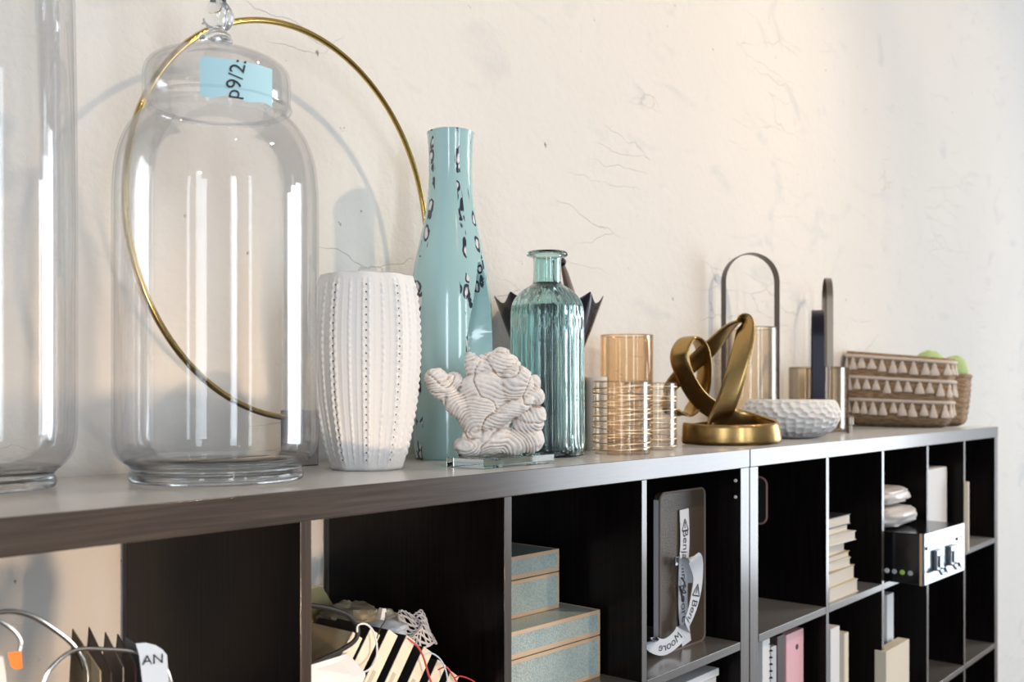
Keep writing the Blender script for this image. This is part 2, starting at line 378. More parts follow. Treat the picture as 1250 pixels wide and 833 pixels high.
def woven():
    m, nt, b, N, L = newmat('woven_seagrass'); tc = N('ShaderNodeTexCoord')
    wv = N('ShaderNodeTexNoise'); mp = N('ShaderNodeMapping'); mp.inputs['Scale'].default_value = (30, 30, 160); L(tc.outputs['Object'], mp.inputs[0])
    wv.inputs['Scale'].default_value = 1.5; wv.inputs['Detail'].default_value = 4; L(mp.outputs[0], wv.inputs[0])
    r = N('ShaderNodeValToRGB'); r.color_ramp.elements[0].position = .3; r.color_ramp.elements[1].position = .7
    r.color_ramp.elements[0].color = (.18, .10, .05, 1); r.color_ramp.elements[1].color = (.50, .34, .20, 1)
    L(wv.outputs[0], r.inputs[0]); L(r.outputs[0], b.inputs['Base Color'])
    bp = N('ShaderNodeBump'); bp.inputs['Strength'].default_value = .7; bp.inputs['Distance'].default_value = .003
    L(wv.outputs[0], bp.inputs['Height']); L(bp.outputs[0], b.inputs['Normal']); setp(b, Roughness=.8); return m
WOVEN = woven()
TASSEL = mat('cream_cotton', (.70, .60, .52), rough=.9, bump=.5, bscale=150)

# ---------------------------------------------------------------- setting
YW = 1.290
o = MB().box(-5, 16, YW, YW+.2, 0, 5.2).build('wall_back', WALL, smooth=0); tag(o, kind='structure')
o = MB().box(-5, 16, -9, YW, -.1, 0).build('floor', FLOORM, smooth=0); tag(o, kind='structure')

# ---------------------------------------------------------------- bookcases
D = .891; DP = .377; OT = .038; T = .016; W = .335; FT = .0354
SHZ = H-FT-W          # top of the first shelf
def bookcase(x0, label, skip=()):
    root = thing('cube_bookcase', (x0, D, 0), label, 'bookcase', group='cube bookcases in a row along the wall')
    tot = 2*OT+5*W+4*T
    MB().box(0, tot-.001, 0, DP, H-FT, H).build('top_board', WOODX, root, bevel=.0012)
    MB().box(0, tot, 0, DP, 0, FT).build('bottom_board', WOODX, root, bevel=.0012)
    sd = lit_front(MB().box(0, OT-.002, 0.001, DP, FT, H-FT).build('side_panel', WOODZ, root, bevel=.0012))
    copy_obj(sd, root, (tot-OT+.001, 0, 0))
    dv = lit_front(MB().box(0, T, .001, DP, FT, H-FT).build('divider', WOODZ, root, bevel=.001))
    for k in range(4):
        x = OT+W+k*(W+T)
        if k == 0: dv.location = (x, 0, 0)
        else: copy_obj(dv, root, (x, 0, 0))
    sh = None
    for c in range(5):
        for r in range(4):
            z = H-FT-W-T-r*(W+T); x = OT+c*(W+T)
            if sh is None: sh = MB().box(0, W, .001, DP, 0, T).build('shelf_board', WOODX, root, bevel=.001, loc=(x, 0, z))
            else: copy_obj(sh, root, (x, 0, z))
    return root, tot
XD = 1.750
TOT = 2*OT+5*W+4*T
U1 = XD+OT-TOT; U2 = XD+OT+.002
bc1, _ = bookcase(U1, 'near black-brown cube bookcase on the left, holding the boxes and the strapped case')
bc2, _ = bookcase(U2, 'far black-brown cube bookcase on the right, under the baskets and lanterns')
c1 = lambda k: U1+OT+k*(W+T)
c2 = lambda k: U2+OT+k*(W+T)
# two pale screw caps on the right side panel of the near bookcase
for (px, py) in ((898, 587), (898, 607)):
    X = XD; q = (px-625)/F; Yc = X*(ST-q*CT)/(CT+q*ST); dd = dep(X, Yc); z = ZC-(py-HOR)*dd/F
    m = MB().lathe([(0, .0), (.0035, 0), (.003, -.0016), (0, -.002)], 14, M=Matrix.Rotation(PI/2, 4, 'Y'))
    m.build('screw_cap', PAPERW, bc1, loc=(X-U1-.0, Yc-D, z))

# ---------------------------------------------------------------- glass jars
def jar(name, px, d, k, label, prof_px, foot_px, lid=True, lab=False, y0=587):
    u = d/F; root = thing(name, place(px, d), label, 'jar')
    yb = HOR+.1064*F/d
    P = lambda L: [(r*u*k, (yb-y)*u) for r, y in L]
    th = .0028
    outer = smoothprof(P(prof_px), 6)
    inner = [(max(r-th, .001), z+ (0 if i else th)) for i, (r, z) in enumerate(outer)]
    prof = outer + inner[::-1]
    MB().lathe(prof, 96, close=False).build('body', CLEAR, root, smooth=60)
    # thick pressed foot and floor
    fo = P(foot_px)
    MB().lathe(smoothprof(fo, 4)[:-1]+[fo[-1]], 96).build('foot', CLEARBASE, root, smooth=60)
    return root, u, yb
# large lidded jar
bodyp = [(101, 566), (113, 559), (119.5, 545), (121, 520), (121, 400), (121, 260), (120, 225), (116, 195), (107, 170), (95, 152), (84, 141), (80, 134), (82, 128)]
footp = [(0, 582), (60, 582), (96, 585), (102, 583), (103, 576), (100, 570), (104, 565), (108, 561), (96, 556), (60, 553), (0, 552)]
root, u, yb = jar('lidded_glass_jar', 266, 1.228, 1, 'large clear lidded glass jar with pale blue price sticker in front of the brass hoop', bodyp, footp)
P = lambda L: [(r*u, (yb-y)*u) for r, y in L]
lid = P([(84, 131), (86.5, 126), (87, 108), (86, 92), (80, 82), (66, 74), (45, 66), (25, 58), (14, 53), (12, 51)])
lo = smoothprof(lid, 5); li = [(max(r-.0028, .001), z-.0008) for r, z in lo]
lo_ = MB().lathe([(0, lo[-1][1])]+lo[::-1]+li+[(0, li[-1][1])], 96).build('lid', CLEAR, root, smooth=60)
tg = MB().tube([(87.3*u*math.cos(a*PI/36), 87.3*u*math.sin(a*PI/36), (yb-131)*u) for a in range(72)], .0016, 8, closed=True).build('rim', CLEAR, lo_)
fin = P([(0, 51), (16, 51), (19, 46), (12, 40), (10, 36), (14, 31), (17, 22), (15, 13), (11, 6), (9, 1), (13, -5), (18, -14), (17, -25), (9, -33), (0, -35)])
MB().lathe(smoothprof(fin, 5)[:-1]+[fin[-1]], 32, fn=lambda r, z, t: (r*(1+.16*math.cos(3*t+z*90)), z)).build('finial', CLEARBASE, lo_, smooth=60)
# price sticker on the lid, facing the camera
base_ang = math.atan2(-root.location.y, -root.location.x)
def on_lid(xm, ym, off=.0008):
    rr = 87.2*u+off; a = base_ang + xm/rr
    return (rr*math.cos(a), rr*math.sin(a), (yb-121)*u+ym)
mb = MB(); n = 16; vs = []; fs = []
xs0, xs1 = (-19.5*u, 62*u+.006)
for j, yy in enumerate((-22*u, 22*u)):
    for i in range(n+1):
        xm = xs0+(xs1-xs0)*i/n; vs.append(on_lid(xm, yy + (-.0018 if j == 0 else 0)*math.sin(i*.8), .0006))
for i in range(n): fs.append((i, i+1, n+2+i, n+1+i))
sticker = mb.add(vs, fs).build('price_sticker', LABELB, lo_, smooth=60, recalc=False)
text_mb('p9/2:', .028, lambda x, y: on_lid(20*u - y*.9 + x*.18, x*.85, .0016)).build('handwriting', INK, lo_, smooth=0, recalc=False)
# tall jar cut by the left edge of the picture
bodyl = [(86, 576), (97, 571), (109, 556), (114, 535), (115, 505), (115, 400), (115, 250), (113, 60), (110, -60), (104, -110), (90, -140), (82, -150), (84, -156)]
footl = [(0, 594), (50, 594), (84, 597), (90, 594), (91, 587), (88, 581), (92, 575), (96, 571), (80, 568), (50, 565), (0, 564)]
rootl, ul, ybl = jar('lidded_glass_jar', -30, 1.105, 1, 'tall clear glass jar cut off by the left edge of the picture', bodyl, footl)
P = lambda L: [(r*ul, (ybl-y)*ul) for r, y in L]
lo = smoothprof(P([(86, -153), (88, -158), (88, -185), (84, -195), (60, -205), (20, -215), (0, -216)]), 5)
MB().lathe(lo, 96).build('lid', CLEAR, rootl, smooth=60)

# ---------------------------------------------------------------- brass hoop on block
Yh = 1.205
R = .293; cx = X_at(335, Yh)+.046
hz = ZC-(273-HOR)*dep(cx, Yh)/F
hoop = thing('brass_hoop', (cx, Yh, H), 'large thin brass hoop on a dark block, behind the lidded glass jar', 'sculpture', rz=math.radians(4.5))
b0 = hz-H-R
MB().tube([(R*math.sin(2*PI*i/128), 0, hz-H-R*math.cos(2*PI*i/128)) for i in range(128)], .0046, 12, closed=True).build('hoop_ring', GOLD, hoop, smooth=60)
MB().box(-.022, .022, -.018, .018, 0, b0+.012).build('block', mat('brushed_dark_metal', (.10, .085, .075), rough=.35, metal=.8, bump=.2), hoop, bevel=.0015)

# ---------------------------------------------------------------- urchin vase
d = 1.425; u = d/F; uv = thing('ribbed_ceramic_vase', place(448, d), 'white urchin-textured ceramic vase beside the lidded glass jar', 'vase', rz=.2)
yb = HOR+.1064*F/d
pr = [(r*u, (yb-y)*u) for r, y in ((30, 572.7), (42, 572), (46, 560), (53, 530), (60, 490), (63.5, 450), (64.5, 420), (63, 385), (59.5, 355), (57.5, 342), (56.5, 338.5))]
zs = catmull([Vector((r, z, 0)) for r, z in pr], 24)
ztop = pr[-1][1]
def urch(r, z, t):
    S = 10; a = (t*S/(2*PI)) % 1.0
    h = .0012*math.cos(2*PI*a)                      # soft lobes
    fade = min(1, max(0, (ztop-z-.006)/.012))*min(1, max(0, (z-.006)/.02))
    for c, amp, wd, sp in ((.085, .0034, .055, .0105), (-.085, .0034, .055, .0105), (.27, .0009, .035, .007), (-.27, .0009, .035, .007), (.5, .0024, .055, .0095)):
        dd = (a-c+.5) % 1.0-.5
        if abs(dd) < wd:
            h += fade*amp*(1-(dd/wd)**2)*(.25+.75*abs(math.sin(PI*z/sp+(.8 if c > 0 else 0)))**1.0)
    return r+h, z
prof = [(0, .0006)]+[(v.x, v.y) for v in zs]
mb = MB().lathe(prof, 420, fn=lambda r, z, t: urch(r, z, t))
inn = [(pr[-1][0], pr[-1][1]), (pr[-1][0]-.0035, pr[-1][1]+.0008), (pr[-1][0]-.006, pr[-1][1]-.003), (pr[-3][0]-.006, pr[-3][1]), (pr[5][0]-.006, pr[5][1]), (pr[2][0]-.006, .02), (0, .015)]
mb.lathe(inn, 90)
mb.build('body', WHITE, uv, smooth=80)
mb = MB(); Lp = [(v.x, v.y) for v in zs]
for s in range(10):
    t = 2*PI*s/10; z = .016
    while z < ztop-.012:
        for i in range(len(Lp)-1):
            if Lp[i][1] <= z <= Lp[i+1][1]:
                r = Lp[i][0]+.0013; break
        mb.sphere((r*math.cos(t), r*math.sin(t), z), .0013, 5); z += .0105
mb.build('pore_row', mat('dark_pore', (.16, .14, .13), rough=.8), uv)['kind'] = 'stuff'

# ---------------------------------------------------------------- blue marbled vase with teardrop hollow
d = 1.66; u = d/F; bv = thing('marbled_vase', place(550, d), 'tall pale blue marbled bottle vase with a teardrop hollow', 'vase')
yb = HOR+.1064*F/d
pr = [(r*u, (yb-y)*u) for r, y in ((0, 560.5), (40, 560), (44, 555), (48, 510), (50.5, 460), (51, 410), (49.5, 370), (45, 330), (37, 292), (30, 258), (27, 230), (26.5, 200), (28, 170), (29, 163), (26, 161.5), (23, 168), (20, 200), (19, 240), (0, 245))]
L1 = [pr[0]]+smoothprof(pr[1:14], 18)+pr[14:]
bang = math.atan2(-bv.location.y, -bv.location.x)
# scooped hollow towards the right front as seen from the camera
ha = bang+math.radians(52)
hz0 = (yb-428)*u; hzr = 105*u
def scoop(r, z, t):
    dt = (t-ha+PI) % (2*PI)-PI
    f = (z-hz0)/hzr
    if abs(f) >= 1 or r < .03: return r, z
    wdt = .56*math.sqrt(max(0, 1-f*f))*(1.0 if f < 0 else (1-f*.55))
    if abs(dt) >= wdt: return r, z
    k = 1-(dt/wdt)**2
    e = math.sqrt(min(1, k*3.5))*min(1, (1-f*f)*3)
    return r-.040*e, z
mb = MB().lathe(L1, 300, fn=scoop); mb.build('body', MARBLE, bv, smooth=50)

# ---------------------------------------------------------------- coral on glass slab
X0, X1, Y0, Y1 = 1.058, 1.224, .940, 1.012
slabt = thing('glass_slab', ((X0+X1)/2, (Y0+Y1)/2, H), 'clear green-tinged glass slab under the white coral', 'plinth')
hx, hy = (X1-X0)/2, (Y1-Y0)/2
MB().box(-hx, hx, -hy, hy, .0002, .0145).build('slab', SLABG, slabt, bevel=.0008)
def coral():
    c = Vector(((X0+X1)/2, (Y0+Y1)/2+.004, H+.0148)); root = thing('coral_piece', c, 'white ruffled coral piece standing on the glass slab', 'coral')
    dd = dep(c.x, c.y); u = dd/F
    # view-aligned local frame at that spot: right, up, towards the viewer
    Rt = Vector((ST, -CT, 0)); Up = Vector((0, 0, 1)); Tw = Vector((-CT, -ST, 0))
    yb = HOR+(.1064-.0148)*F/dd; pxc = 625+F*(c.x*ST-c.y*CT)/dd
    lobes = [ # px, py, toward, rx, ry, rz(depth), tilt
        (597, 535, 0, 34, 20, 24, 0), (576, 545, .004, 22, 14, 20, 0), (625, 540, -.002, 26, 17, 20, 0), (645, 537, -.004, 20, 18, 18, 0),
        (592, 505, .002, 34, 34, 24, 0), (562, 497, .004, 27, 15, 17, -38), (540, 475, .006, 22, 14, 14, -35), (533, 462, .008, 15, 13, 12, 0), (553, 465, 0, 12, 11, 11, 20),
        (600, 475, -.004, 40, 26, 24, 0), (609, 447, -.010, 27, 19, 22, 0), (583, 448, -.004, 16, 15, 15, 20), (575, 440, 0, 8, 10, 8, 0), (630, 470, .010, 22, 24, 16, 0),
        (617, 505, .020, 40, 11, 15, 28), (640, 490, .010, 26, 11, 12, 30), (652, 485, .002, 13, 13, 12, 0), (655, 508, .002, 12, 14, 12, 0), (652, 467, -.006, 10, 9, 9, 0), (645, 515, 0, 20, 16, 16, 0), (612, 430, -.01, 10, 6, 10, 0)]
    bm = bmesh.new()
    for (px, py, tw, rx, ry, rz, ti) in lobes:
        p = Rt*((px-pxc)*u)+Up*((yb-py)*u)+Tw*tw
        a = math.radians(ti); A = Rt*math.cos(a)+Up*math.sin(a); B = -Rt*math.sin(a)+Up*math.cos(a)
        M = Matrix.Identity(4)
        for i, (ax, s) in enumerate(((A, rx*u), (B, ry*u), (Tw, rz*u))):
            for j in range(3): M[j][i] = ax[j]*s
        M.translation = p
        bmesh.ops.create_icosphere(bm, subdivisions=3, radius=1, matrix=M)
    me = bpy.data.meshes.new('tmp'); bm.to_mesh(me); bm.free()
    t = bpy.data.objects.new('tmp', me); COL.objects.link(t)
    m = t.modifiers.new('r', 'REMESH'); m.mode = 'VOXEL'; m.voxel_size = .00125
    dg = bpy.context.evaluated_depsgraph_get(); me2 = bpy.data.meshes.new_from_object(t.evaluated_get(dg)); bpy.data.objects.remove(t)
    # ruffle the surface: broad folds, then fine ridges running with the lobes
    nv = [v.normal.copy() for v in me2.vertices]
    for v, nn in zip(me2.vertices, nv):
        q = v.co
        wv = noise.noise_vector(q*26)*.012
        a = q+wv
        fold = abs(noise.noise(a*21))            # creases where it nears 0
        crease = -0.0032*math.exp(-(fold/.055)**2)
        g = (a-Rt*((596-pxc)*u)-Up*((yb-552)*u)).length+noise.noise(q*24)*.010
        ridg = .0009*math.sin(g*1150)*(.4+.6*min(1, max(0, .5+noise.noise(q*22+Vector((3, 1, 2)))*1.6)))
        v.co = q+nn*(crease+ridg+.0012*noise.noise(q*120))
        if v.co.z < 0: v.co.z = 0
    me2.shade_smooth(); o = bpy.data.objects.new('coral_body', me2); COL.objects.link(o); me2.materials.clear(); me2.materials.append(CORAL)
    o.parent = root
coral()

# ---------------------------------------------------------------- ribbed teal bottle
d = 1.721; u = d/F; yb = HOR+.1064*F/d
tb = thing('ribbed_bottle', place(668, d), 'teal green ribbed glass bottle with a flared lip', 'bottle')
pr = [(r*u, (yb-y)*u) for r, y in ((0, 557), (36, 557), (43, 555), (45, 550), (44.5, 500), (44, 440), (44, 395), (43.5, 380), (40, 367), (30, 355), (21, 349), (17.5, 345), (17, 330), (17, 318), (19, 314), (24.5, 313), (25, 310), (23, 308), (17, 309), (14, 318), (14, 345), (18, 353), (36, 370), (39.5, 385), (40, 440), (40.5, 540), (34, 546), (0, 543))]
L1 = [pr[0]]+smoothprof(pr[1:], 6)[:-1]+[pr[-1]]
outer_n = 1+6*17
def rib(r, z, t):
    zt, zb2 = (yb-352)*u, (yb-548)*u
    f = min(1, max(0, (zt-z)/.012))*min(1, max(0, (z-zb2)/.006))
    if r > 39.9*u or (z > (yb-385)*u and r > 20*u and r > 0): return r*(1+.055*f*abs(math.cos(16*t))-.03*f), z
    return r, z
MB().lathe(L1, 336, fn=rib).build('body', TEALG, tb, smooth=70)

# ---------------------------------------------------------------- dark tulip vase behind bottle
Yv = 1.170; X = X_at(670, Yv); dd = dep(X, Yv); u = dd/F
dv = thing('scalloped_vase', (X, Yv, H), 'dark gunmetal vase with pointed scalloped rim behind the teal bottle', 'vase')
hh = .1064+(HOR-366)*u
prof = [(0, .001), (.042, .001), (.046, .01), (.050, hh*.35), (.060, hh*.6), (.082, hh*.82), (.098, hh*1.0), (.095, hh*1.002), (.078, hh*.82), (.055, hh*.6), (.045, hh*.35), (.040, .02), (0, .02)]
def tulip(r, z, t):
    k = 1-abs(math.sin(4*t+.35)); s = (z/hh)**3
    return r*(1+.10*s*(k-.4)), z+(.017*s*(k-.9) if z > hh*.5 else 0)
sp = [prof[0]]+smoothprof(prof[1:-1], 8)+[prof[-1]]
MB().lathe(sp, 160, fn=tulip).build('body', GUN, dv, smooth=50)
stk = thing('carved_stick', (X+.0, Yv, H+.022), 'brown stick with a small round knob rising behind the teal bottle neck', 'ornament')
pA = at(712, 420, Yv+.0)-Vector((X, Yv, H+.022)); pB = at(690, 335, Yv)-Vector((X, Yv, H+.022)); pC = at(686, 320, Yv)-Vector((X, Yv, H+.022))
MB().tube([(.02, 0, 0), pA*.5+Vector((.01, 0, 0)), pA.lerp(pB, .6), pB, pC], [.006, .008, .012, .007, .003]).build('stick', mat('brown_wood', (.16, .10, .07), rough=.4), stk)
MB().sphere(pC, .0085, 12).build('knob', GUN, stk)

# ---------------------------------------------------------------- candle, tumblers, amber cylinder
c = place(727, 1.90); cd = thing('pillar_candle', c, 'plain cream pillar candle between the teal bottle and banded tumblers', 'candle')
MB().lathe(smoothprof([(0, .0005), (.0215, .0008), (.022, .003), (.022, .130), (.021, .1335), (.012, .131), (0, .131)], 3), 40).build('wax', mat('cream_wax', (.78, .70, .60), rough=.5, sss=.3), cd)
MB().tube([(0, 0, .13), (.001, 0, .139)], .0009, 6).build('wick', BLACKM, cd)
def tumbler(px, d, rpx, ytop, label, nb, group='gold banded glass tumblers'):
    u = d/F; r = rpx*u; yb = HOR+.1064*F/d; h = (yb-ytop)*u
    t = thing('banded_tumbler', place(px, d), label, 'tumbler', group=group)
    MB().lathe([(0, .001), (r-.003, .001), (r, .004), (r, h-.001), (r-.001, h), (r-.0025, h-.001), (r-.0025, .009), (r-.006, .007), (0, .007)], 72).build('glass_wall', PALEG, t, smooth=40)
    MB().tube([((r-.0012)*math.cos(a*PI/30), (r-.0012)*math.sin(a*PI/30), h) for a in range(60)], .0014, 8, closed=True).build('rim', PALEG, t)
    for k in range(nb):
        z = .012+(h-.022)*k/(nb-1); ph = random.random()*6
        pts = [((r+.0003)*math.cos(a*PI/36), (r+.0003)*math.sin(a*PI/36), z+.0035*math.sin(a*PI/36+ph)) for a in range(72)]
        m = MB().ribbon(pts, [Vector((0, 0, 1))]*72, .0018, .0010, closed=True)
        m.build('gold_band', GOLDBAND, t)
tumbler(759, 1.776, 35, 466, 'gold-banded glass tumbler nearest the teal bottle', 10)
tumbler(794, 1.925, 32, 468, 'gold-banded glass tumbler beside the brass knot', 9)
Yc = 1.205; X = X_at(765, Yc); dd = dep(X, Yc); u = dd/F; r = 32*u; h = .1064+(HOR-410)*u
am = thing('glass_cylinder', (X, Yc, H), 'tall plain amber glass cylinder behind the gold-banded tumblers', 'vase')
MB().lathe([(0, .001), (r-.003, .001), (r, .004), (r, h-.001), (r-.001, h), (r-.0025, h-.001), (r-.0025, .009), (0, .007)], 80).build('glass_wall', AMBERG, am, smooth=40)
MB().tube([((r-.0012)*math.cos(a*PI/30), (r-.0012)*math.sin(a*PI/30), h) for a in range(60)], .0013, 8, closed=True).build('rim', AMBERG, am)

# ---------------------------------------------------------------- brass knot
d = 2.15; u = d/F; kc = place(885, d); kn = thing('brass_knot', kc, 'looping brass band knot sculpture beside the dimpled white bowl', 'sculpture')
yb = HOR+.1064*F/d
Rt = Vector((ST, -CT, 0)); Tw = Vector((-CT, -ST, 0)); Up = Vector((0, 0, 1))
def kp(px, py, tw): return Rt*((px-885)*u)+Up*((yb-py)*u)+Tw*tw
pts = [ # px,py,toward, width dir (right, up, toward)
 (832, 528, .035, (0, 1, .1)), (858, 530, .075, (0, 1, 0)), (895, 530, .085, (0, 1, 0)), (930, 529, .060, (0, 1, 0)), (948, 526, .015, (-.2, 1, 0)),
 (930, 519, -.045, (-.1, 1, .1)), (895, 508, -.06, (.2, .9, .3)), (862, 492, -.03, (.5, .6, .6)), (838, 465, .012, (.7, .2, .7)), (827, 436, .025, (.8, 0, .6)), (838, 414, .012, (.6, 0, .8)),
 (856, 420, -.012, (.4, 0, .9)), (864, 445, -.035, (.5, 0, .9)), (862, 480, -.055, (.6, 0, .8)), (845, 505, -.06, (.6, 0, .8)), (822, 500, -.06, (.3, .3, .8)), (820, 478, -.05, (0, .7, .7)), (842, 450, -.03, (-.3, .7, .6)), (868, 425, -.01, (-.5, .6, .6)),
 (890, 400, .005, (-.3, .3, .9)), (905, 393, .02, (.3, 0, .95)), (903, 415, .045, (.8, 0, .6)), (892, 455, .055, (.9, .1, .4)), (880, 495, .045, (.95, .1, .3)), (868, 520, .02, (.8, .6, .2)), (848, 530, -.005, (.3, 1, .1))]
Pp = catmull([kp(a, b, c_) for a, b, c_, _ in pts], 8, closed=True)
Wd = catmull([Rt*w_[0]+Up*w_[1]+Tw*w_[2] for *_, w_ in pts], 8, closed=True)
zmin = min(p.z for p in Pp)
ww = [.045]*len(Pp)
MB().ribbon(Pp, [v for v in Wd], ww, .009, closed=True, rnd=.45).build('band', BRASS, kn, smooth=60, sub=1)

# ---------------------------------------------------------------- lanterns
def lantern(px, Yc, rpx, ytop, yh, ang, label, smat, base_foot=False, wdt=.016):
    X = X_at(px, Yc); dd = dep(X, Yc); u = dd/F; r = rpx*u; h = .1064+(HOR-ytop)*u; hh = .1064+(HOR-yh)*u
    t = thing('glass_lantern', (X, Yc, H), label, 'lantern', rz=ang, group='glass hurricane lanterns with metal strap handles')
    MB().lathe([(0, .004), (r-.003, .004), (r, .007), (r, h-.001), (r-.0012, h), (r-.003, h-.001), (r-.003, .013), (0, .011)], 80).build('glass_wall', SMOKE, t, smooth=40)
    MB().tube([((r-.0015)*math.cos(a*PI/30), (r-.0015)*math.sin(a*PI/30), h) for a in range(60)], .0014, 8, closed=True).build('rim', SMOKE, t)
    rr = r+.003; pts = [(-rr, 0, .001), (-rr, 0, h*.5), (-rr, 0, h)]
    zc = hh-rr
    pts += [(-rr, 0, h+(zc-h)*k/4) for k in range(1, 4)]
    pts += [(rr*math.cos(PI-PI*k/20), 0, zc+rr*math.sin(PI-PI*k/20)) for k in range(21)]
    pts += [(rr, 0, h+(zc-h)*k/4) for k in (3, 2, 1)]+[(rr, 0, h), (rr, 0, h*.5), (rr, 0, .001)]
    MB().ribbon(pts, Vector((0, 1, 0)), wdt, .0022).build('strap_handle', smat, t, smooth=50)
    if base_foot:
        for s in (-1, 1):
            MB().lathe([(0, 0), (.007, 0), (.007, .022), (.011, .024), (.011, .044), (.006, .05), (0, .05)], 20).build('foot', PEWTER, t, loc=((rr+.008)*.3*s+.02*s, -(r+.004), 0))
    return t
vang = math.atan2(1.2, X_at(916, 1.2))
lantern(916, 1.205, 33, 401, 310, vang-PI/2+.40, 'tall lantern with a bronze strap arch seen broadside, behind the brass knot', BRONZE, wdt=.030)
lantern(998, 1.145, 34, 449, 379, math.atan2(1.145, X_at(998, 1.145))+.03, 'lower lantern with dark strap seen edge-on, behind the dimpled bowl', mat('dark_violet_strap', (.018, .015, .026), rough=.35, metal=.6), True, .032)
lantern(1010, 1.205, 25, 450, 340, math.atan2(1.205, X_at(1010, 1.205))+.12, 'rear lantern with tall pewter strap, next to the tasselled basket', PEWTER, wdt=.018)

# ---------------------------------------------------------------- dimpled bowl
Yb = 1.035; X = X_at(965, Yb); dd = dep(X, Yb); u = dd/F
bw = thing('dimpled_bowl', (X, Yb, H), 'round white bowl covered in dimples', 'bowl')
rb = 59*u; hb = .1064-(488-HOR)*u
cp = [(rb*.45, .001), (rb*.62, .006), (rb*.86, hb*.25), (rb*.99, hb*.55), (rb*.99, hb*.72), (rb*.93, hb*.9), (rb*.88, hb*.98), (rb*.84, hb)]
op = smoothprof(cp, 16)
def dimple(r, z, t):
    rows = 8; s = z/hb*rows; best = 9
    for k in (math.floor(s)-1, math.floor(s), math.floor(s)+1, math.floor(s)+2):
        nn = 32; off = .5*(k % 2); jx = .25*math.sin(k*3.7)
        a = t*nn/(2*PI)-off-jx; da = a-round(a); j = round(a)
        js = .22*math.sin(j*2.3+k*5.1)
        q = math.hypot(da*1.25, (s-k-js)*.95); best = min(best, q)
    f = min(1, z/.012)*min(1, max(0, (hb-z)/.006))
    return r-.0050*f*max(0, 1-(best/.62)**2), z
mb = MB().lathe([(0, .001)]+op, 384, fn=dimple)
mb.lathe([op[-1], (rb*.80, hb*.985), (rb*.80, hb*.8), (rb*.75, hb*.35), (rb*.5, .012), (0, .01)], 96)
mb.build('body', WHITE, bw, smooth=80)

# ---------------------------------------------------------------- baskets
def superell(a, b, n, cnt, off=0):
    out = []
    for i in range(cnt):
        t = 2*PI*i/cnt; c, s = math.cos(t), math.sin(t)
        out.append(Vector(((a+off)*math.copysign(abs(c)**(2/n), c), (b+off)*math.copysign(abs(s)**(2/n), s), 0)))
    return out
def basket_body(a, b, h, rows, flare, top_slope, name, parent, rim=.004):
    mb = MB(); cnt = 96; vs = []; fs = []; levels = []
    nl = rows*4
    for i in range(nl+1):
        f = i/nl; z = .002+h*f; bulge = flare*math.sin(PI*min(1, f*1.1)*.5)+.0022*abs(math.sin(PI*f*rows))
        if f < .12: bulge -= .02*(1-f/.12)**2
        levels.append((z, bulge))
    allr = [(z, b_) for z, b_ in levels]+[(z, b_-.008) for z, b_ in levels[::-1]]
    for z, o_ in allr:
        ring = superell(a, b, 3.6, cnt, o_)
        for p in ring: vs.append((p.x, p.y, z+top_slope*p.y*(z/h)))
    m = len(allr)
    for i in range(m-1):
        for k in range(cnt):
            k2 = (k+1) % cnt; fs.append((i*cnt+k, i*cnt+k2, (i+1)*cnt+k2, (i+1)*cnt+k))
    fs.append(tuple(range(cnt-1, -1, -1))); fs.append(tuple((m-1)*cnt+k for k in range(cnt)))
    return mb.add(vs, fs).build(name, WOVEN, parent, smooth=60)
bx = 3.30; by = 1.113
bk = thing('tassel_basket', (bx, by, H), 'long woven basket with three rows of cream tassels', 'basket', rz=.02)
ba, bb, bh = .058, .152, .235
SL = .10
basket_body(ba, bb, bh, 13, .012, SL, 'woven_body', bk)
tm = None
for row, f in enumerate((.94, .66, .36)):
    z = .002+bh*f; off = .012*math.sin(PI*min(1, f*1.1)*.5)+.0035
    ring = superell(ba, bb, 3.6, 96, off)
    MB().tube([(p.x, p.y, z+SL*p.y*(z/bh)) for p in ring], .0055, 8, closed=True).build('trim_band', TASSEL, bk)
    # tassels evenly spaced along the perimeter
    per = [0]
    for i in range(96): per.append(per[-1]+(ring[(i+1) % 96]-ring[i]).length)
    nt_ = 26
    for k in range(nt_):
        s = per[-1]*(k+.5*(row % 2)+random.uniform(-.12, .12))/nt_ % per[-1]; i = max(j for j in range(96) if per[j] <= s)
        f2 = (s-per[i])/(per[i+1]-per[i]); p = ring[i].lerp(ring[(i+1) % 96], f2)
        tn = (ring[(i+1) % 96]-ring[i]).normalized(); a = math.atan2(tn.y, tn.x)
        if tm is None:
            tm = MB().lathe([(0, -.006), (.003, -.007), (.0035, -.012), (.0065, -.016), (.0055, -.020), (.009, -.030), (.0135, -.046), (.012, -.050), (0, -.049)], 12, M=Matrix.Diagonal((1, .55, 1, 1))).build('tassel', TASSEL, bk, smooth=60)
            o = tm
        else: o = copy_obj(tm, bk)
        o.location = (p.x, p.y, z+SL*p.y*(z/bh)+.003); o.rotation_euler = (0, 0, a)
        sc_ = random.uniform(1.0, 1.25); o.scale = (sc_, sc_, random.uniform(.85, 1.08)*.95)
b2 = thing('round_rim_basket', (3.462, 1.095, H), 'plain brown woven basket behind the tasselled one, at the end of the bookcase', 'basket')
basket_body(.058, .134, .165, 9, .016, 0, 'woven_body', b2)
MB().tube([(p.x, p.y, .167) for p in superell(.058, .134, 3.6, 96, .014)], .008, 8, closed=True).build('rim', WOVEN, b2)
def lump(pos, r, label, seed):
    t = thing('plush_ball', pos, label, 'ball'); mb = MB().sphere((0, 0, 0), 1, 24)
    mb.v = [tuple(Vector(v)*r*(1+.12*noise.noise(Vector(v)*2.5+Vector((seed, 0, 0))))) for v in mb.v]
    mb.build('cover', GREEN, t, smooth=80)
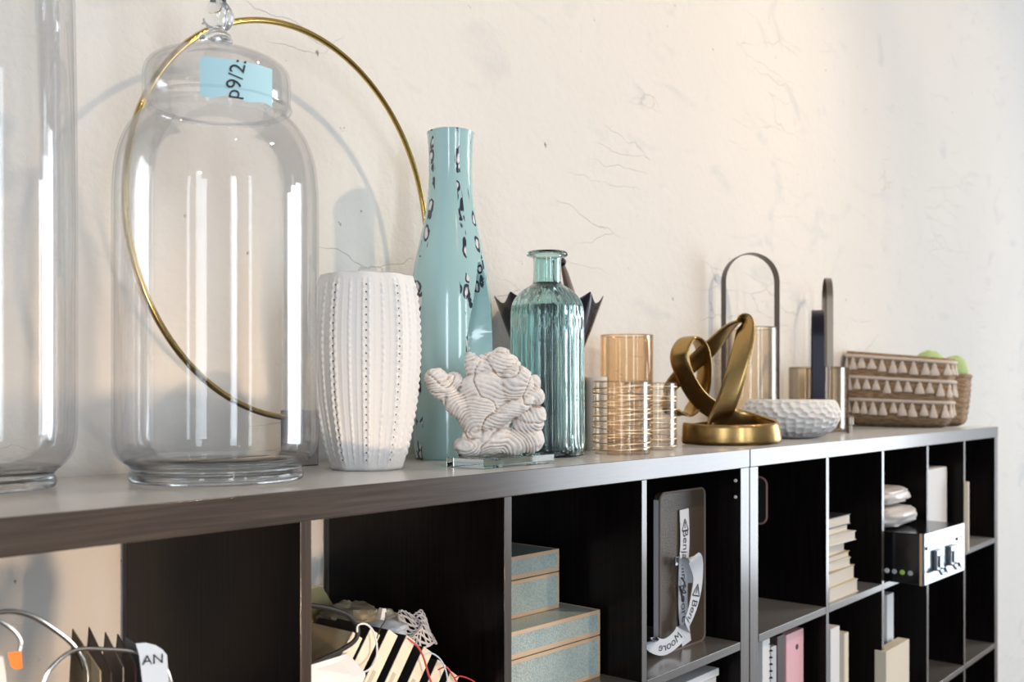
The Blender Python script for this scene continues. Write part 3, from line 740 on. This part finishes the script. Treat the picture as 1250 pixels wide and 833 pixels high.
lump(Vector((3.462, 1.070, H+.208)), .048, 'lime green plush ball in the plain basket, the one nearer the wall', 1)
lump(Vector((3.462, .990, H+.192)), .042, 'lime green plush ball in the plain basket, the one at the rim end', 5)

# ================================================================= contents of the cubes
# --- shagreen boxes
def shag_box(corner, w_, dp, h, rz, label, seam=.38):
    t = thing('shagreen_box', corner, label, 'box', rz=rz, group='shagreen boxes stacked in the cube')
    # local origin = right front bottom corner
    hb_ = h*(1-seam)
    MB().box(-w_, 0, 0, dp, 0, hb_-.0008).build('box_base', SHAG, t, bevel=.001)
    MB().box(-w_, 0, 0, dp, hb_+.0008, h).build('box_lid', SHAG, t, bevel=.001)
    e = .0006
    for nm, z0, z1 in (('trim_strip', h-.0055, h+e), ('trim_strip', hb_+.001, hb_+.0085), ('trim_strip', hb_-.0065, hb_-.001), ('trim_strip', -.0, .006)):
        MB().box(-w_-e, e, -e, .0015, z0, z1).box(-.0015, e, .0015, dp, z0, z1).box(-w_-e, -w_+.0015, .0015, dp, z0, z1).build(nm, TRIM, t, smooth=0)
    for x in (-w_-e, -.0035):
        MB().box(x, x+.0041, -e-.0002, .0008, .006, hb_-.0065).build('corner_strip', TRIM, t, smooth=0)
        MB().box(x, x+.0041, -e-.0002, .0008, hb_+.0085, h-.0055).build('corner_strip', TRIM, t, smooth=0)
    return t
shag_box((1.386, .968, SHZ), .298, .20, .112, math.radians(-2.5), 'larger pale teal shagreen box with gold trim, under the smaller one')
shag_box((1.353, 1.03, SHZ+.1128), .255, .15, .100, math.radians(-2.5), 'smaller pale teal shagreen box with gold trim, on top of the larger one')

# --- strapped case
cs = thing('leather_case', (1.563, .958, SHZ), 'upright brown leather case with rounded corners and grey edge', 'case', rz=math.radians(-1))
cw, ch, ct = .160, .296, .013
def rrect(w_, h, r, n=6):
    out = []
    for cx_, cz_, a0 in ((w_-r, r, -90), (w_-r, h-r, 0), (r, h-r, 90), (r, r, 180)):
        for k in range(n+1):
            a = math.radians(a0+90*k/n); out.append((cx_+r*math.cos(a), cz_+r*math.sin(a)))
    return out
rr_ = rrect(cw, ch, .014); n = len(rr_)
MB().add([(x, 0, z) for x, z in rr_]+[(x, ct, z) for x, z in rr_], [tuple(range(n)), tuple(range(2*n-1, n-1, -1))]+[(i, n+i, n+(i+1) % n, (i+1) % n) for i in range(n)]).build('case_body', TAN, cs, bevel=.002)
MB().tube([(x, -.0005, z) for x, z in rr_], .0022, 8, closed=True).build('piping', mat('dull_brown_piping', (.16, .12, .10), rough=.5), cs)
MB().box(-.001, .003, .002, .013, .012, ch-.012).build('spine', GREYEDGE, cs, bevel=.001)
ln = thing('lanyard', (1.563, .958, SHZ), 'white printed lanyard looped over the brown leather case', 'lanyard', rz=math.radians(-1))
org = Vector((1.563, .958, SHZ))
Rm = Matrix.Rotation(math.radians(1), 3, 'Z')
def lp(px, py, yo):
    # local point of the lanyard on the plane yo in front of the case
    Yw = .958-yo; p = at(px, py, Yw)-org; return Rm @ p
st1 = catmull([lp(835, 622, .004), lp(836, 660, .005), lp(834, 700, .004), lp(834, 745, .004), lp(838, 786, .004)], 8)
s1 = MB().ribbon(st1, Vector((1, 0, 0)), .032, .0012).build('strap', STRAP, ln)
lpp = [(837, 712, .005), (836, 700, .006), (838, 690, .012), (842, 683, .022), (848, 682, .034), (852, 700, .030), (850, 722, .026), (843, 750, .022), (830, 775, .018), (812, 790, .012), (797, 787, .006), (795, 779, .003)]
st2 = catmull([lp(*q) for q in lpp], 8)
wds = catmull([Vector(q) for q in ((.5, -1, 0), (.4, -1, .1), (.4, -1, .1), (.4, -.9, .3), (.9, -.5, 0), (1, -.1, 0), (1, -.1, .05), (.95, 0, .25), (.6, 0, .75), (.1, 0, 1), (0, 0, 1), (0, 0, 1))], 8)
MB().ribbon(st2, [v for v in wds], .030, .0012).build('strap', STRAP, ln)
MB().box(-.006, .006, -.002, .002, -.004, .012).build('metal_clip', CHROME, ln, loc=lp(826, 688, .012), bevel=.001)
MB().tube([lp(832, 705, .010), lp(836, 712, .014), lp(833, 724, .016), lp(830, 716, .012), lp(834, 735, .014)], .0022, 8).build('clasp_hook', CHROME, ln)
def along(path, wd, s0, off):
    cum = [0]
    for i in range(len(path)-1): cum.append(cum[-1]+(path[i+1]-path[i]).length)
    def fn(s, v):
        s = min(max(s, 0), cum[-1]-1e-5); i = max(j for j in range(len(path)-1) if cum[j] <= s)
        f = (s-cum[i])/(cum[i+1]-cum[i]); p = path[i].lerp(path[i+1], f); t = (path[i+1]-path[i]).normalized()
        W_ = Vector(wd[i] if isinstance(wd, list) else wd); W_ = (W_-t*W_.dot(t)).normalized(); N = t.cross(W_)
        if N.y > 0: N = -N
        return p+W_*v+N*off
    return fn
g1 = along(st1, Vector((1, 0, 0)), 0, .0012); g2 = along(st2, [v for v in wds], 0, .0012)
text_mb('Benjamin Moore', .026, lambda x, y: g1(.045+x+.068+.012, y)).build('lettering', INK, ln, smooth=0, recalc=False)
def tri_logo(fn, s0, nm):
    mb = MB()
    for q in (((0, -.011), (0, .011)), ((0, .011), (-.022, 0)), ((-.022, 0), (0, -.011)), ((-.004, -.001), (-.016, 0))):
        (s1_, v1), (s2_, v2) = q; dx, dy = s2_-s1_, v2-v1; L_ = math.hypot(dx, dy); nx, ny = -dy/L_*.0012, dx/L_*.0012
        vs = [fn(s0+a+nx*k, b+ny*k) for (a, b) in ((s1_, v1), (s2_, v2)) for k in (-1, 1)]
        mb.add(vs, [(0, 1, 3, 2)])
    mb.build(nm, INK, ln, smooth=0, recalc=False)
LB = sum((st2[i+1]-st2[i]).length for i in range(len(st2)-1))
tri_logo(g1, .040, 'emblem')
tri_logo(g2, .150, 'emblem')
text_mb('Benj', .026, lambda x, y: g2(.180+x, y)).build('lettering', INK, ln, smooth=0, recalc=False)
text_mb('Moore', .024, lambda x, y: g2(LB-.062+x, y*.9)).build('lettering', INK, ln, smooth=0, recalc=False)

# --- papers lying in the cube below the case
zsh2 = SHZ-T-W
pp = thing('paper_box', (c1(4)+.07, .93, zsh2), 'white paper-covered box in the cube below the leather case', 'box')
MB().box(0, .24, 0, .25, 0, .285).build('carton', PAPERW, pp, bevel=.002)
MB().box(-.004, .244, -.004, .254, .285, .300).build('carton_lid', PAPERW, pp, bevel=.002)

# --- plaque in first cube of the far bookcase
X = c2(0)+W; q = (933-625)/F
def on_face(px, py, X): 
    q = (px-625)/F; Yc = X*(ST-q*CT)/(CT+q*ST); return Vector((X, Yc, ZC-(py-HOR)*dep(X, Yc)/F))
pa = on_face(937.5, 583, X); pb = on_face(937.5, 640, X)
pl = thing('round_corner_plaque', (X-.001, pa.y, pb.z), 'dark plaque with pinkish rounded edge fixed inside the far bookcase', 'plaque')
hh_ = pa.z-pb.z; rr_ = rrect(.11, hh_, .018); n = len(rr_)
MB().add([(-.006, x, z) for x, z in rr_]+[(.0, x, z) for x, z in rr_], [tuple(range(n)), tuple(range(2*n-1, n-1, -1))]+[(i, n+i, n+(i+1) % n, (i+1) % n) for i in range(n)]).build('plate', BLACKM, pl)
MB().tube([(-.006, x, z) for x, z in rr_], .0024, 8, closed=True).build('edge', mat('dusty_pink_edge', (.35, .2, .17), rough=.5), pl)

# --- book stack in second cube
zz = SHZ; specs = [(.030, .000, 0), (.034, .004, .03), (.020, .030, -.05), (.014, .022, .02), (.026, .028, .06), (.022, .012, -.03), (.016, .022, .04), (.024, .022, 0)]
stackdesc = ['at the bottom of', 'second from the bottom of', 'third from the bottom of', 'fourth from the bottom of', 'fourth from the top of', 'third from the top of', 'second from the top of', 'on top of']
for i, (t_, off, rz) in enumerate(specs):
    bkk = thing('paperback_book', (2.215, .905+off*.5, zz), 'cream-paged book %s the stack in the far bookcase' % stackdesc[i], 'book', rz=rz, group='books stacked in the cube')
    wv = .175-off*.9; dvv = .19
    MB().box(.003, wv-.003, .002, dvv, .0015, t_-.0015).build('pages', PAGES, bkk, smooth=0)
    cm = [CREAM, KRAFT, PAPERW, KRAFT, CREAM, PAPERW, KRAFT, BLACKM][i]
    MB().box(0, wv, 0, dvv, 0, .0014).build('cover', cm, bkk, smooth=0)
    MB().box(0, wv, 0, dvv, t_-.0014, t_).build('cover', cm, bkk, smooth=0)
    zz += t_+.0004

# --- metal case in third cube
pc = place(1125, 2.52, SHZ)
mc = thing('latched_case', (2.553, .800, SHZ), 'black case with polished chrome latched front sticking out of its cube', 'case', rz=math.radians(-2))
mw, mh, md = .300, .128, .44
MB().box(.002, mw-.002, .006, md, 0, mh).build('case_body', BLACK, mc, bevel=.003)
MB().box(-.001, mw+.001, 0, .006, -.0, mh+.002).build('front_plate', CHROME, mc, bevel=.002)
MB().box(-.0015, .004, .006, .012, 0, mh+.001).build('edge_strip', TRIM, mc, smooth=0)
for xl in (.06, .165):
    lt = MB().box(xl, xl+.052, -.010, 0, .030, .082).build('latch', CHROME, mc, bevel=.003)
    MB().box(xl+.012, xl+.040, -.013, -.010, .038, .068).build('latch_slot', BLACK, lt, smooth=0)
    MB().tube([(xl+.006, -.012, .034), (xl+.008, -.018, .024), (xl+.044, -.018, .024), (xl+.046, -.012, .034)], .004, 8).build('latch_lip', CHROME, lt)
MB().box(.01, .055, -.004, 0, .088, .096).build('ridge', CHROME, mc, bevel=.001)
MB().box(.235, .285, -.004, 0, .088, .096).build('ridge', CHROME, mc, bevel=.001)
for i, (yy, cm) in enumerate(((.036, GREYEDGE), (.056, mat('lime_dot', (.45, .75, .1), rough=.5)), (.076, GREYEDGE), (.095, PAPERW))):
    MB().lathe([(0, 0), (.0065, 0), (.0055, .002), (0, .0022)], 18, M=Matrix.Rotation(-PI/2, 4, 'Y')).build('button', cm, mc, loc=(.0015, yy, .028))
# --- plastic bags on the case
def bag(c_, sx, sy, sz, seed, label, m=PLASTICW):
    t = thing('wrapped_bundle', c_, label, 'bag'); mb = MB().sphere((0, 0, 0), 1, 28)
    vv = []
    for v in mb.v:
        v = Vector(v); e = .45; s = Vector((math.copysign(abs(v.x)**e, v.x)*sx, math.copysign(abs(v.y)**e, v.y)*sy, math.copysign(abs(v.z)**.7, v.z)*sz))
        s *= 1+.10*noise.noise(v*3+Vector((seed, 0, 0)))+.05*abs(noise.noise(v*9+Vector((seed, 4, 0))))
        vv.append((s.x, s.y, s.z+sz))
    mb.v = vv; mb.build('wrapping', m, t, smooth=50)
bag((2.665, .975, SHZ+mh+.003), .10, .10, .026, 1, 'lower shiny crumpled bag on the latched case')
bag((2.660, .985, SHZ+mh+.060), .095, .095, .022, 4, 'upper cream folded bag on top of the shiny one')

# --- white folder in fourth cube
wf = thing('upright_carton', (2.895, .93, SHZ), 'plain white upright carton behind the latched case', 'box')
MB().box(0, .285, 0, .07, 0, .258).build('carton', PAPERW, wf, bevel=.004)
cb = thing('cream_folder', (3.204, .876, SHZ), 'thin cream folder sticking out past the latched case', 'folder')
MB().box(0, .012, 0, .013, 0, .212).build('cover', CREAM, cb, bevel=.001)
# --- books in fifth cube
for i, (y0, t_, hgt, cm, lb) in enumerate(((.96, .03, .20, DARKCARD, 'dark'), (.995, .03, .19, GREYEDGE, 'grey'))):
    b_ = thing('hardback_book', (3.25, y0, SHZ), '%s book standing in the last cube of the far bookcase' % lb, 'book')
    MB().box(0, .13, 0, t_, 0, hgt).build('cover', cm, b_, bevel=.002)
    MB().box(.003, .132, .003, t_-.003, .003, hgt+.001-.003).build('pages', PAGES, b_, smooth=0)
b_ = thing('small_box', (3.245, .915, SHZ), 'small cream box in front of the books in the last cube', 'box')
MB().box(0, .07, 0, .04, 0, .05).build('carton', CREAM, b_, bevel=.002)
MB().box(.0, .07, -.002, .038, .05, .056).build('carton_lid', PAPERW, b_, bevel=.001)
b_ = thing('small_box', (3.245, .93, SHZ+.115-.059), 'white box resting on the small cream one in the last cube', 'box')
MB().box(0, .075, -.01, .02, 0, .07).build('carton', KRAFT, b_, bevel=.002)
MB().box(-.001, .076, -.012, .022, .07, .085).build('carton_lid', PAPERW, b_, bevel=.001)

# --- second row of far bookcase
z2 = zsh2
def upright(name, px0, px1, ytop, Yf, dpt, m, label, cat='binder', extra=None):
    xa, xb = X_at(px0, Yf), X_at(px1, Yf); zt = at(px0, ytop, Yf).z
    t = thing(name, (xa, Yf, z2), label, cat); MB().box(0, xb-xa, 0, dpt, 0, zt-z2).build('cover', m, t, bevel=.0015)
    return t, xb-xa, zt-z2
t, w_, h_ = upright('notebook', 931, 940, 783, .91, .2, PAPERW, 'white spiral-bound notebook in the second row, left end', 'notebook')
for k in range(18):
    MB().tube([(w_+.004*math.cos(a*PI/5), -.001+.004*math.sin(a*PI/5), h_-.012-k*.014) for a in range(10)], .0012, 5, closed=True).build('spiral_ring', BLACKM, t)
upright('ring_binder', 941.5, 948, 791, .915, .2, GREYEDGE, 'grey thin binder between the notebook and the dark binder')
upright('ring_binder', 949, 958, 778, .925, .2, DARKCARD, 'dark brown binder left of the pink one')
t, w_, h_ = upright('ring_binder', 960, 981, 776, .925, .22, PINK, 'pink ring binder in the second row of the far bookcase')
MB().lathe([(0, -.001), (.006, -.001), (.006, .001), (0, .001)], 18, M=Matrix.Rotation(PI/2, 4, 'X')).build('finger_hole', BLACKM, t, loc=(w_*.6, 0, h_-.035))
upright('ring_binder', 1014, 1025, 769, .905, .24, PAPERW, 'white ring binder in the second row, next to the thin cream folder')
upright('cream_folder', 1031, 1036, 774, .92, .22, CREAM, 'thin cream folder right of the white ring binder', 'folder')
upright('ring_binder', 1083, 1091, 727, .92, .24, PAPERW, 'tall narrow white binder below the latched case')
upright('file_box', 1082, 1110, 796, .880, .03, CREAM, 'low cream file box in front of the tall narrow binder', 'box')

# --- first cube (left edge): wire holder with cards
zf = SHZ
wh = thing('wire_card_rack', (c1(1)+.12, 1.02, zf), 'silver wire rack holding a fan of cards in the leftmost cube', 'rack')
wo = Vector(wh.location)
def wl(px, py, Yc): return at(px, py, Yc)-wo
big = catmull([wl(-60, 800, .99), wl(-35, 762, .99), wl(0, 748, .99), wl(32, 750, .99), wl(62, 766, .99), (wl(93, 793, .99)), wl(105, 830, .99), wl(108, 900, .99)], 10)
MB().tube(big, .0024, 8).build('wire_loop', SILVERW, wh)
sm_ = catmull([wl(48, 900, .94), wl(52, 838, .94), wl(66, 812, .94), wl(92, 794, .94), wl(125, 793, .94), wl(162, 796, .94), wl(190, 806, .94), wl(206, 825, .94), wl(214, 870, .94)], 10)
MB().tube(sm_, .0022, 8).build('wire_loop', SILVERW, wh)
inn_ = catmull([wl(96, 796, .96), wl(105, 812, .96), wl(107, 833, .96), wl(100, 880, .96)], 8)
MB().tube(inn_, .0015, 8).build('wire_loop', SILVERW, wh)
bzz = catmull([(-.02, -.1, .0025), (.13, -.1, .0025), (.13, .1, .0025), (-.02, .1, .0025)], 6, closed=True)
MB().tube(bzz, .0024, 8, closed=True).build('base_wire', SILVERW, wh)
def card(px0, py0, px1, py1, Yc, h, m, label, wid=.15, lean=0, grp='cards fanned in the wire rack'):
    # a card seen nearly edge on: near top corner at (px0,py0), far top corner at (px1,py1)
    a = at(px0, py0, Yc); b_ = at(px1, py1, Yc+.10)
    t = thing('greeting_card', (a.x, a.y, zf+.006), label, 'card', group=grp)
    lo_ = Vector((a.x, a.y, zf+.006)); A = a-lo_; B = b_-lo_; dn = lambda v: Vector((v.x*.4, v.y, .0))
    th = Vector((.0011, 0, 0)); q = [dn(A), dn(B), B, A]
    MB().add([p for p in q]+[p+th for p in q], [(0, 1, 2, 3), (7, 6, 5, 4), (0, 4, 5, 1), (1, 5, 6, 2), (2, 6, 7, 3), (3, 7, 4, 0)]).build('sheet', m, t, smooth=0)
    return t
card(122, 820, 88, 768, .93, .2, KRAFT, 'kraft card first from the left in the wire rack')
card(135, 822, 108, 766, .94, .2, DARKCARD, 'dark card second from the left in the wire rack')
card(150, 815, 128, 772, .95, .2, mat('taupe_card', (.30, .25, .22), rough=.6), 'taupe card in the middle of the wire rack')
card(165, 812, 143, 774, .95, .2, DARKCARD, 'dark card just left of the pale blue ones in the wire rack')
card(181, 800, 152, 777, .96, .2, BLUECARD, 'pale blue card leaning in the wire rack')
# front leaflet with print
fa = at(166, 784, .935)
fl = thing('printed_leaflet', (fa.x, fa.y, zf+.004), 'pale blue-white leaflet with curved top and black letters in the wire rack', 'leaflet')
fo_ = Vector(fl.location)
op_ = [at(a, b, .935)-fo_ for a, b in ((176, 900), (174, 833), (170, 800), (166, 786), (178, 785), (190, 788), (198, 793), (204, 800), (206, 833), (208, 900))]
nn_ = len(op_)
MB().add([p for p in op_]+[p+Vector((0, .0012, 0)) for p in op_], [tuple(range(nn_)), tuple(range(2*nn_-1, nn_-1, -1))]+[(i, (i+1) % nn_, nn_+(i+1) % nn_, nn_+i) for i in range(nn_)]).build('sheet', BLUECARD, fl, smooth=0)
ta = at(187, 806, .9335)-fo_
text_mb('AN', .014, lambda x, y: (ta.x+x*1.2, ta.y, ta.z+y-.12*x)).build('lettering', INK, fl, smooth=0, recalc=False)
# cream carton at far left with orange tag and a loop of wire
lc = thing('cream_carton', (c1(1)+.004, .93, zf), 'cream carton at the left edge in the leftmost cube', 'box')
lw = at(8, 800, .93); zz_ = lw.z-zf
x1_ = at(4, 806, .93).x-lc.location.x
mb = MB(); bx0 = 0
vsb = [(bx0, 0, 0), (x1_+.035, 0, 0), (x1_+.035, .04, 0), (bx0, .04, 0), (bx0, 0, zz_), (x1_, 0, zz_), (x1_, .04, zz_), (bx0, .04, zz_)]
mb.add(vsb, [(0, 3, 2, 1), (4, 5, 6, 7), (0, 1, 5, 4), (1, 2, 6, 5), (2, 3, 7, 6), (3, 0, 4, 7)]).build('carton', PAPERW, lc, bevel=.001)
og = thing('orange_tag', at(19, 805, .95), 'bright orange tag hanging on a wire loop', 'tag')
oo = Vector(og.location)
MB().add([at(a, b, y_)-oo for y_ in (.950, .9515) for a, b in ((9, 797), (26, 795), (28, 816), (20, 818), (13, 814))], [(0, 1, 2, 3, 4), (9, 8, 7, 6, 5)]+[(i, (i+1) % 5, 5+(i+1) % 5, 5+i) for i in range(5)]).build('tag_sheet', ORANGE, og, smooth=0)
MB().tube(catmull([at(a, b, .952)-oo for a, b in ((-30, 758), (-8, 757), (5, 762), (18, 772), (25, 784), (24, 796))], 8), .0018, 8).build('wire', SILVERW, og)

# --- second cube: leaning booklets, boxes, lace, cables
Xa = c1(2)
ybk = .935
ends = [(430, 772), (452, 768), (474, 769), (496, 776), (517, 790), (534, 806), (550, 820), (563, 834)]
lbls = ['first (leftmost)', 'second', 'third', 'fourth', 'fifth', 'sixth', 'seventh', 'eighth (lowest, rightmost)']
prev = None
tilt = math.radians(36)
for i, (ex, ey) in enumerate(ends):
    p = at(ex, ey, ybk); hz_ = p.z-SHZ; L_ = hz_/math.cos(tilt); x_base = p.x-L_*math.sin(tilt)
    t = thing('thin_booklet', (max(x_base, Xa+.004), ybk, SHZ+.0), 'cream booklet leaning right, %s from the left in its row' % lbls[i], 'booklet', group='cream booklets leaning in the cube')
    x_off = x_base-t.location.x
    M = Matrix.Translation((x_off, 0, 0)) @ Matrix.Rotation(tilt, 4, 'Y')
    # keep bottom on the shelf
    th_ = .0185; z0 = th_*math.sin(tilt)
    z00 = z0 if x_off > -.001 else max(z0, -x_off/math.sin(tilt)+.004)
    MB().box(0, th_, 0, .10, z00, L_, M).build('cover', BLACKM if i else KRAFT, t, smooth=0)  # black sides paint in the shade of the gaps between spines
    MB().box(-.0004, th_+.0002, -.0012, .0, z00+.001, L_+.0004, M).build('spine', CREAM, t, smooth=0)
    MB().box(th_*.25, th_*.6, -.0016, -.0010, L_*.62, L_*.76, M).build('spine_print', mat('faint_print', (.50, .44, .34), rough=.8), t, smooth=0)
# boxes at left
fx = lambda px, Yc: X_at(px, Yc)
kb = thing('kraft_box', (Xa+.092, 1.045, SHZ), 'kraft cardboard box behind the black cable', 'box')
kz = at(400, 764, 1.045).z-SHZ
MB().box(-.09, .055, 0, .07, 0, kz).build('carton', KRAFT, kb, bevel=.002)
MB().box(.005, .018, -.0006, .0, kz-.022, kz-.019).box(.030, .034, -.0006, 0, kz-.03, kz-.012).build('slot', BLACKM, kb, smooth=0)
yb_ = thing('yellow_folder', (fx(383, 1.13), 1.13, SHZ), 'olive yellow folder standing at the wall side of the cube', 'folder')
oo = Vector(yb_.location)
MB().add([at(a, b, y_)-oo for y_ in (1.13, 1.134) for a, b in ((365, 716), (393, 716), (411, 746), (411, 890), (365, 890))], [(0, 1, 2, 3, 4), (9, 8, 7, 6, 5)]+[(i, (i+1) % 5, 5+(i+1) % 5, 5+i) for i in range(5)]).build('cover', YELLOW, yb_, smooth=0)
wb = thing('white_pamphlet', (Xa+.02, .905, SHZ), 'white folded pamphlet lying in front of the booklets', 'pamphlet')
oo = Vector(wb.location)
A = [at(380, 812, .91), at(425, 798, .93), at(446, 822, .91), at(440, 838, .90), at(380, 842, .90)]
A = [a-oo for a in A]; dz_ = Vector((0, 0, -.004))
MB().add(A+[a+dz_ for a in A], [(0, 1, 2, 3, 4), (9, 8, 7, 6, 5)]+[(i, (i+1) % 5, 5+(i+1) % 5, 5+i) for i in range(5)]).build('sheet', PAPERW, wb, smooth=0)
zlow = min(a.z for a in A)-.004
MB().box(-.015, .05, .004, .05, 0, zlow).build('page_block', PAGES, wb, smooth=0)
def crumple(cpx, cpy, Yc, sx, sy, sz, seed, m, name, label, cat, amp=.35):
    c_ = at(cpx, cpy, Yc); t = thing(name, c_, label, cat); mb = MB().sphere((0, 0, 0), 1, 26); vv = []
    for v in mb.v:
        v = Vector(v); k = 1+amp*noise.noise(v*2.2+Vector((seed, 0, 0)))+amp*.7*abs(noise.noise(v*6+Vector((0, seed, 0))))
        vv.append((v.x*sx*k, v.y*sy*k, v.z*sz*k))
    mb.v = vv; mb.build('wrapping', m, t, smooth=25); return t
crumple(428, 753, 1.07, .035, .04, .017, 2, mat('olive_tissue', (.42, .36, .24), rough=.7), 'crumpled_tissue', 'olive crumpled tissue heap behind the booklets', 'tissue')
crumple(458, 757, 1.06, .035, .035, .014, 9, CREAM, 'crumpled_tissue', 'cream crumpled tissue heap left of the lace', 'tissue')
crumple(470, 769, 1.01, .03, .03, .012, 5, BLUECARD, 'crumpled_tissue', 'pale blue crumpled tissue just above the booklets', 'tissue', .2)
# lace doily: draped perforated net
lc_ = thing('lace_doily', at(508, 768, 1.0), 'white crocheted lace doily draped over the booklets', 'doily'); oo = Vector(lc_.location)
corn = lambda s, t: [at(486, 750, 1.02), at(513, 749, 1.01), at(534, 789, .98), at(500, 786, .97)]
def lace(s, t):
    a, b, c_, d_ = corn(0, 0); p = a.lerp(b, s).lerp(d_.lerp(c_, s), t)
    return p-oo+Vector((0, -.012*math.sin(PI*s)*math.sin(PI*t)+.004*math.sin(9*s+5*t), .004*math.sin(7*s+8*t)))
for kk in range(7):
    for ll in range(7):
        s0, t0 = (kk+.5)/7, (ll+.5)/7; rr0 = .075+.02*math.sin(kk*3+ll*5)
        if kk == 0 and ll == 0: mbl = MB()
        mbl.tube([lace(s0+rr0*math.cos(a*PI/5), t0+rr0*math.sin(a*PI/5)) for a in range(10)], .0011, 5, closed=True)
for kk in range(8):
    mbl.tube([lace(kk/7, j/10) for j in range(11)], .001, 5); mbl.tube([lace(j/10, kk/7) for j in range(11)], .001, 5)
for kk in range(10): mbl.tube([lace(kk/9.5+.05*math.cos(a), -.03+.05*math.sin(a)) for a in (0, 1, 2, 3)], .001, 5); mbl.tube([lace(1.03+.05*math.sin(a), kk/9.5+.05*math.cos(a)) for a in (0, 1, 2, 3)], .001, 5)
mbl.build('crochet_net', mat('white_thread', (.62, .60, .60), rough=.9), lc_)['kind'] = 'stuff'
def cable(pts, Yc, r, m, name, label):
    P3 = [at(a, b, (c_[0] if c_ else Yc)) for a, b, *c_ in pts]; c0 = P3[0]
    t = MB().tube([p-c0 for p in catmull(P3, 8)], r, 8).build(name, m, smooth=60); t.location = c0
    tag(t, label, 'cable'); return t
cable([(360, 738), (384, 740), (405, 744), (425, 752), (436, 766), (434, 781), (418, 793), (398, 803), (378, 812)], .92, .0030, BLACKM, 'audio_cable', 'thick black cable looping over the kraft box')
cable([(436, 772), (437, 764), (446, 762), (455, 770), (460, 788), (459, 806), (450, 818), (440, 822)], .915, .0012, PAPERW, 'thin_cable', 'thin white cable looping over the booklets')
cable([(471, 748), (470, 758), (464, 768), (460, 780)], .925, .0008, BLACKM, 'thin_cable', 'thin black cable beside the white plug')
cable([(498, 780), (510, 790), (517, 803), (522, 820), (528, 840), (530, 860)], .915, .0013, REDW, 'thin_cable', 'red cable running down over the booklets')
cable([(517, 800), (527, 798), (538, 806), (545, 822), (548, 850)], .915, .0010, BLUECARD, 'thin_cable', 'pale blue cable arching beside the red one')
cable([(535, 818), (545, 815), (553, 826), (560, 836), (575, 850)], .92, .0011, REDW, 'thin_cable', 'short red cable arching at the right end of the booklets')
cable([(555, 828), (563, 826), (578, 832), (590, 845)], .925, .0010, REDW, 'thin_cable', 'thin red cable lowest at the right')
pg = thing('white_plug', at(466, 750, 1.0), 'small white plug on the tissue heap', 'plug')
MB().box(-.004, .004, -.004, .004, -.008, .008, Matrix.Rotation(.3, 4, 'Y')).build('plug_body', PAPERW, pg, bevel=.001)
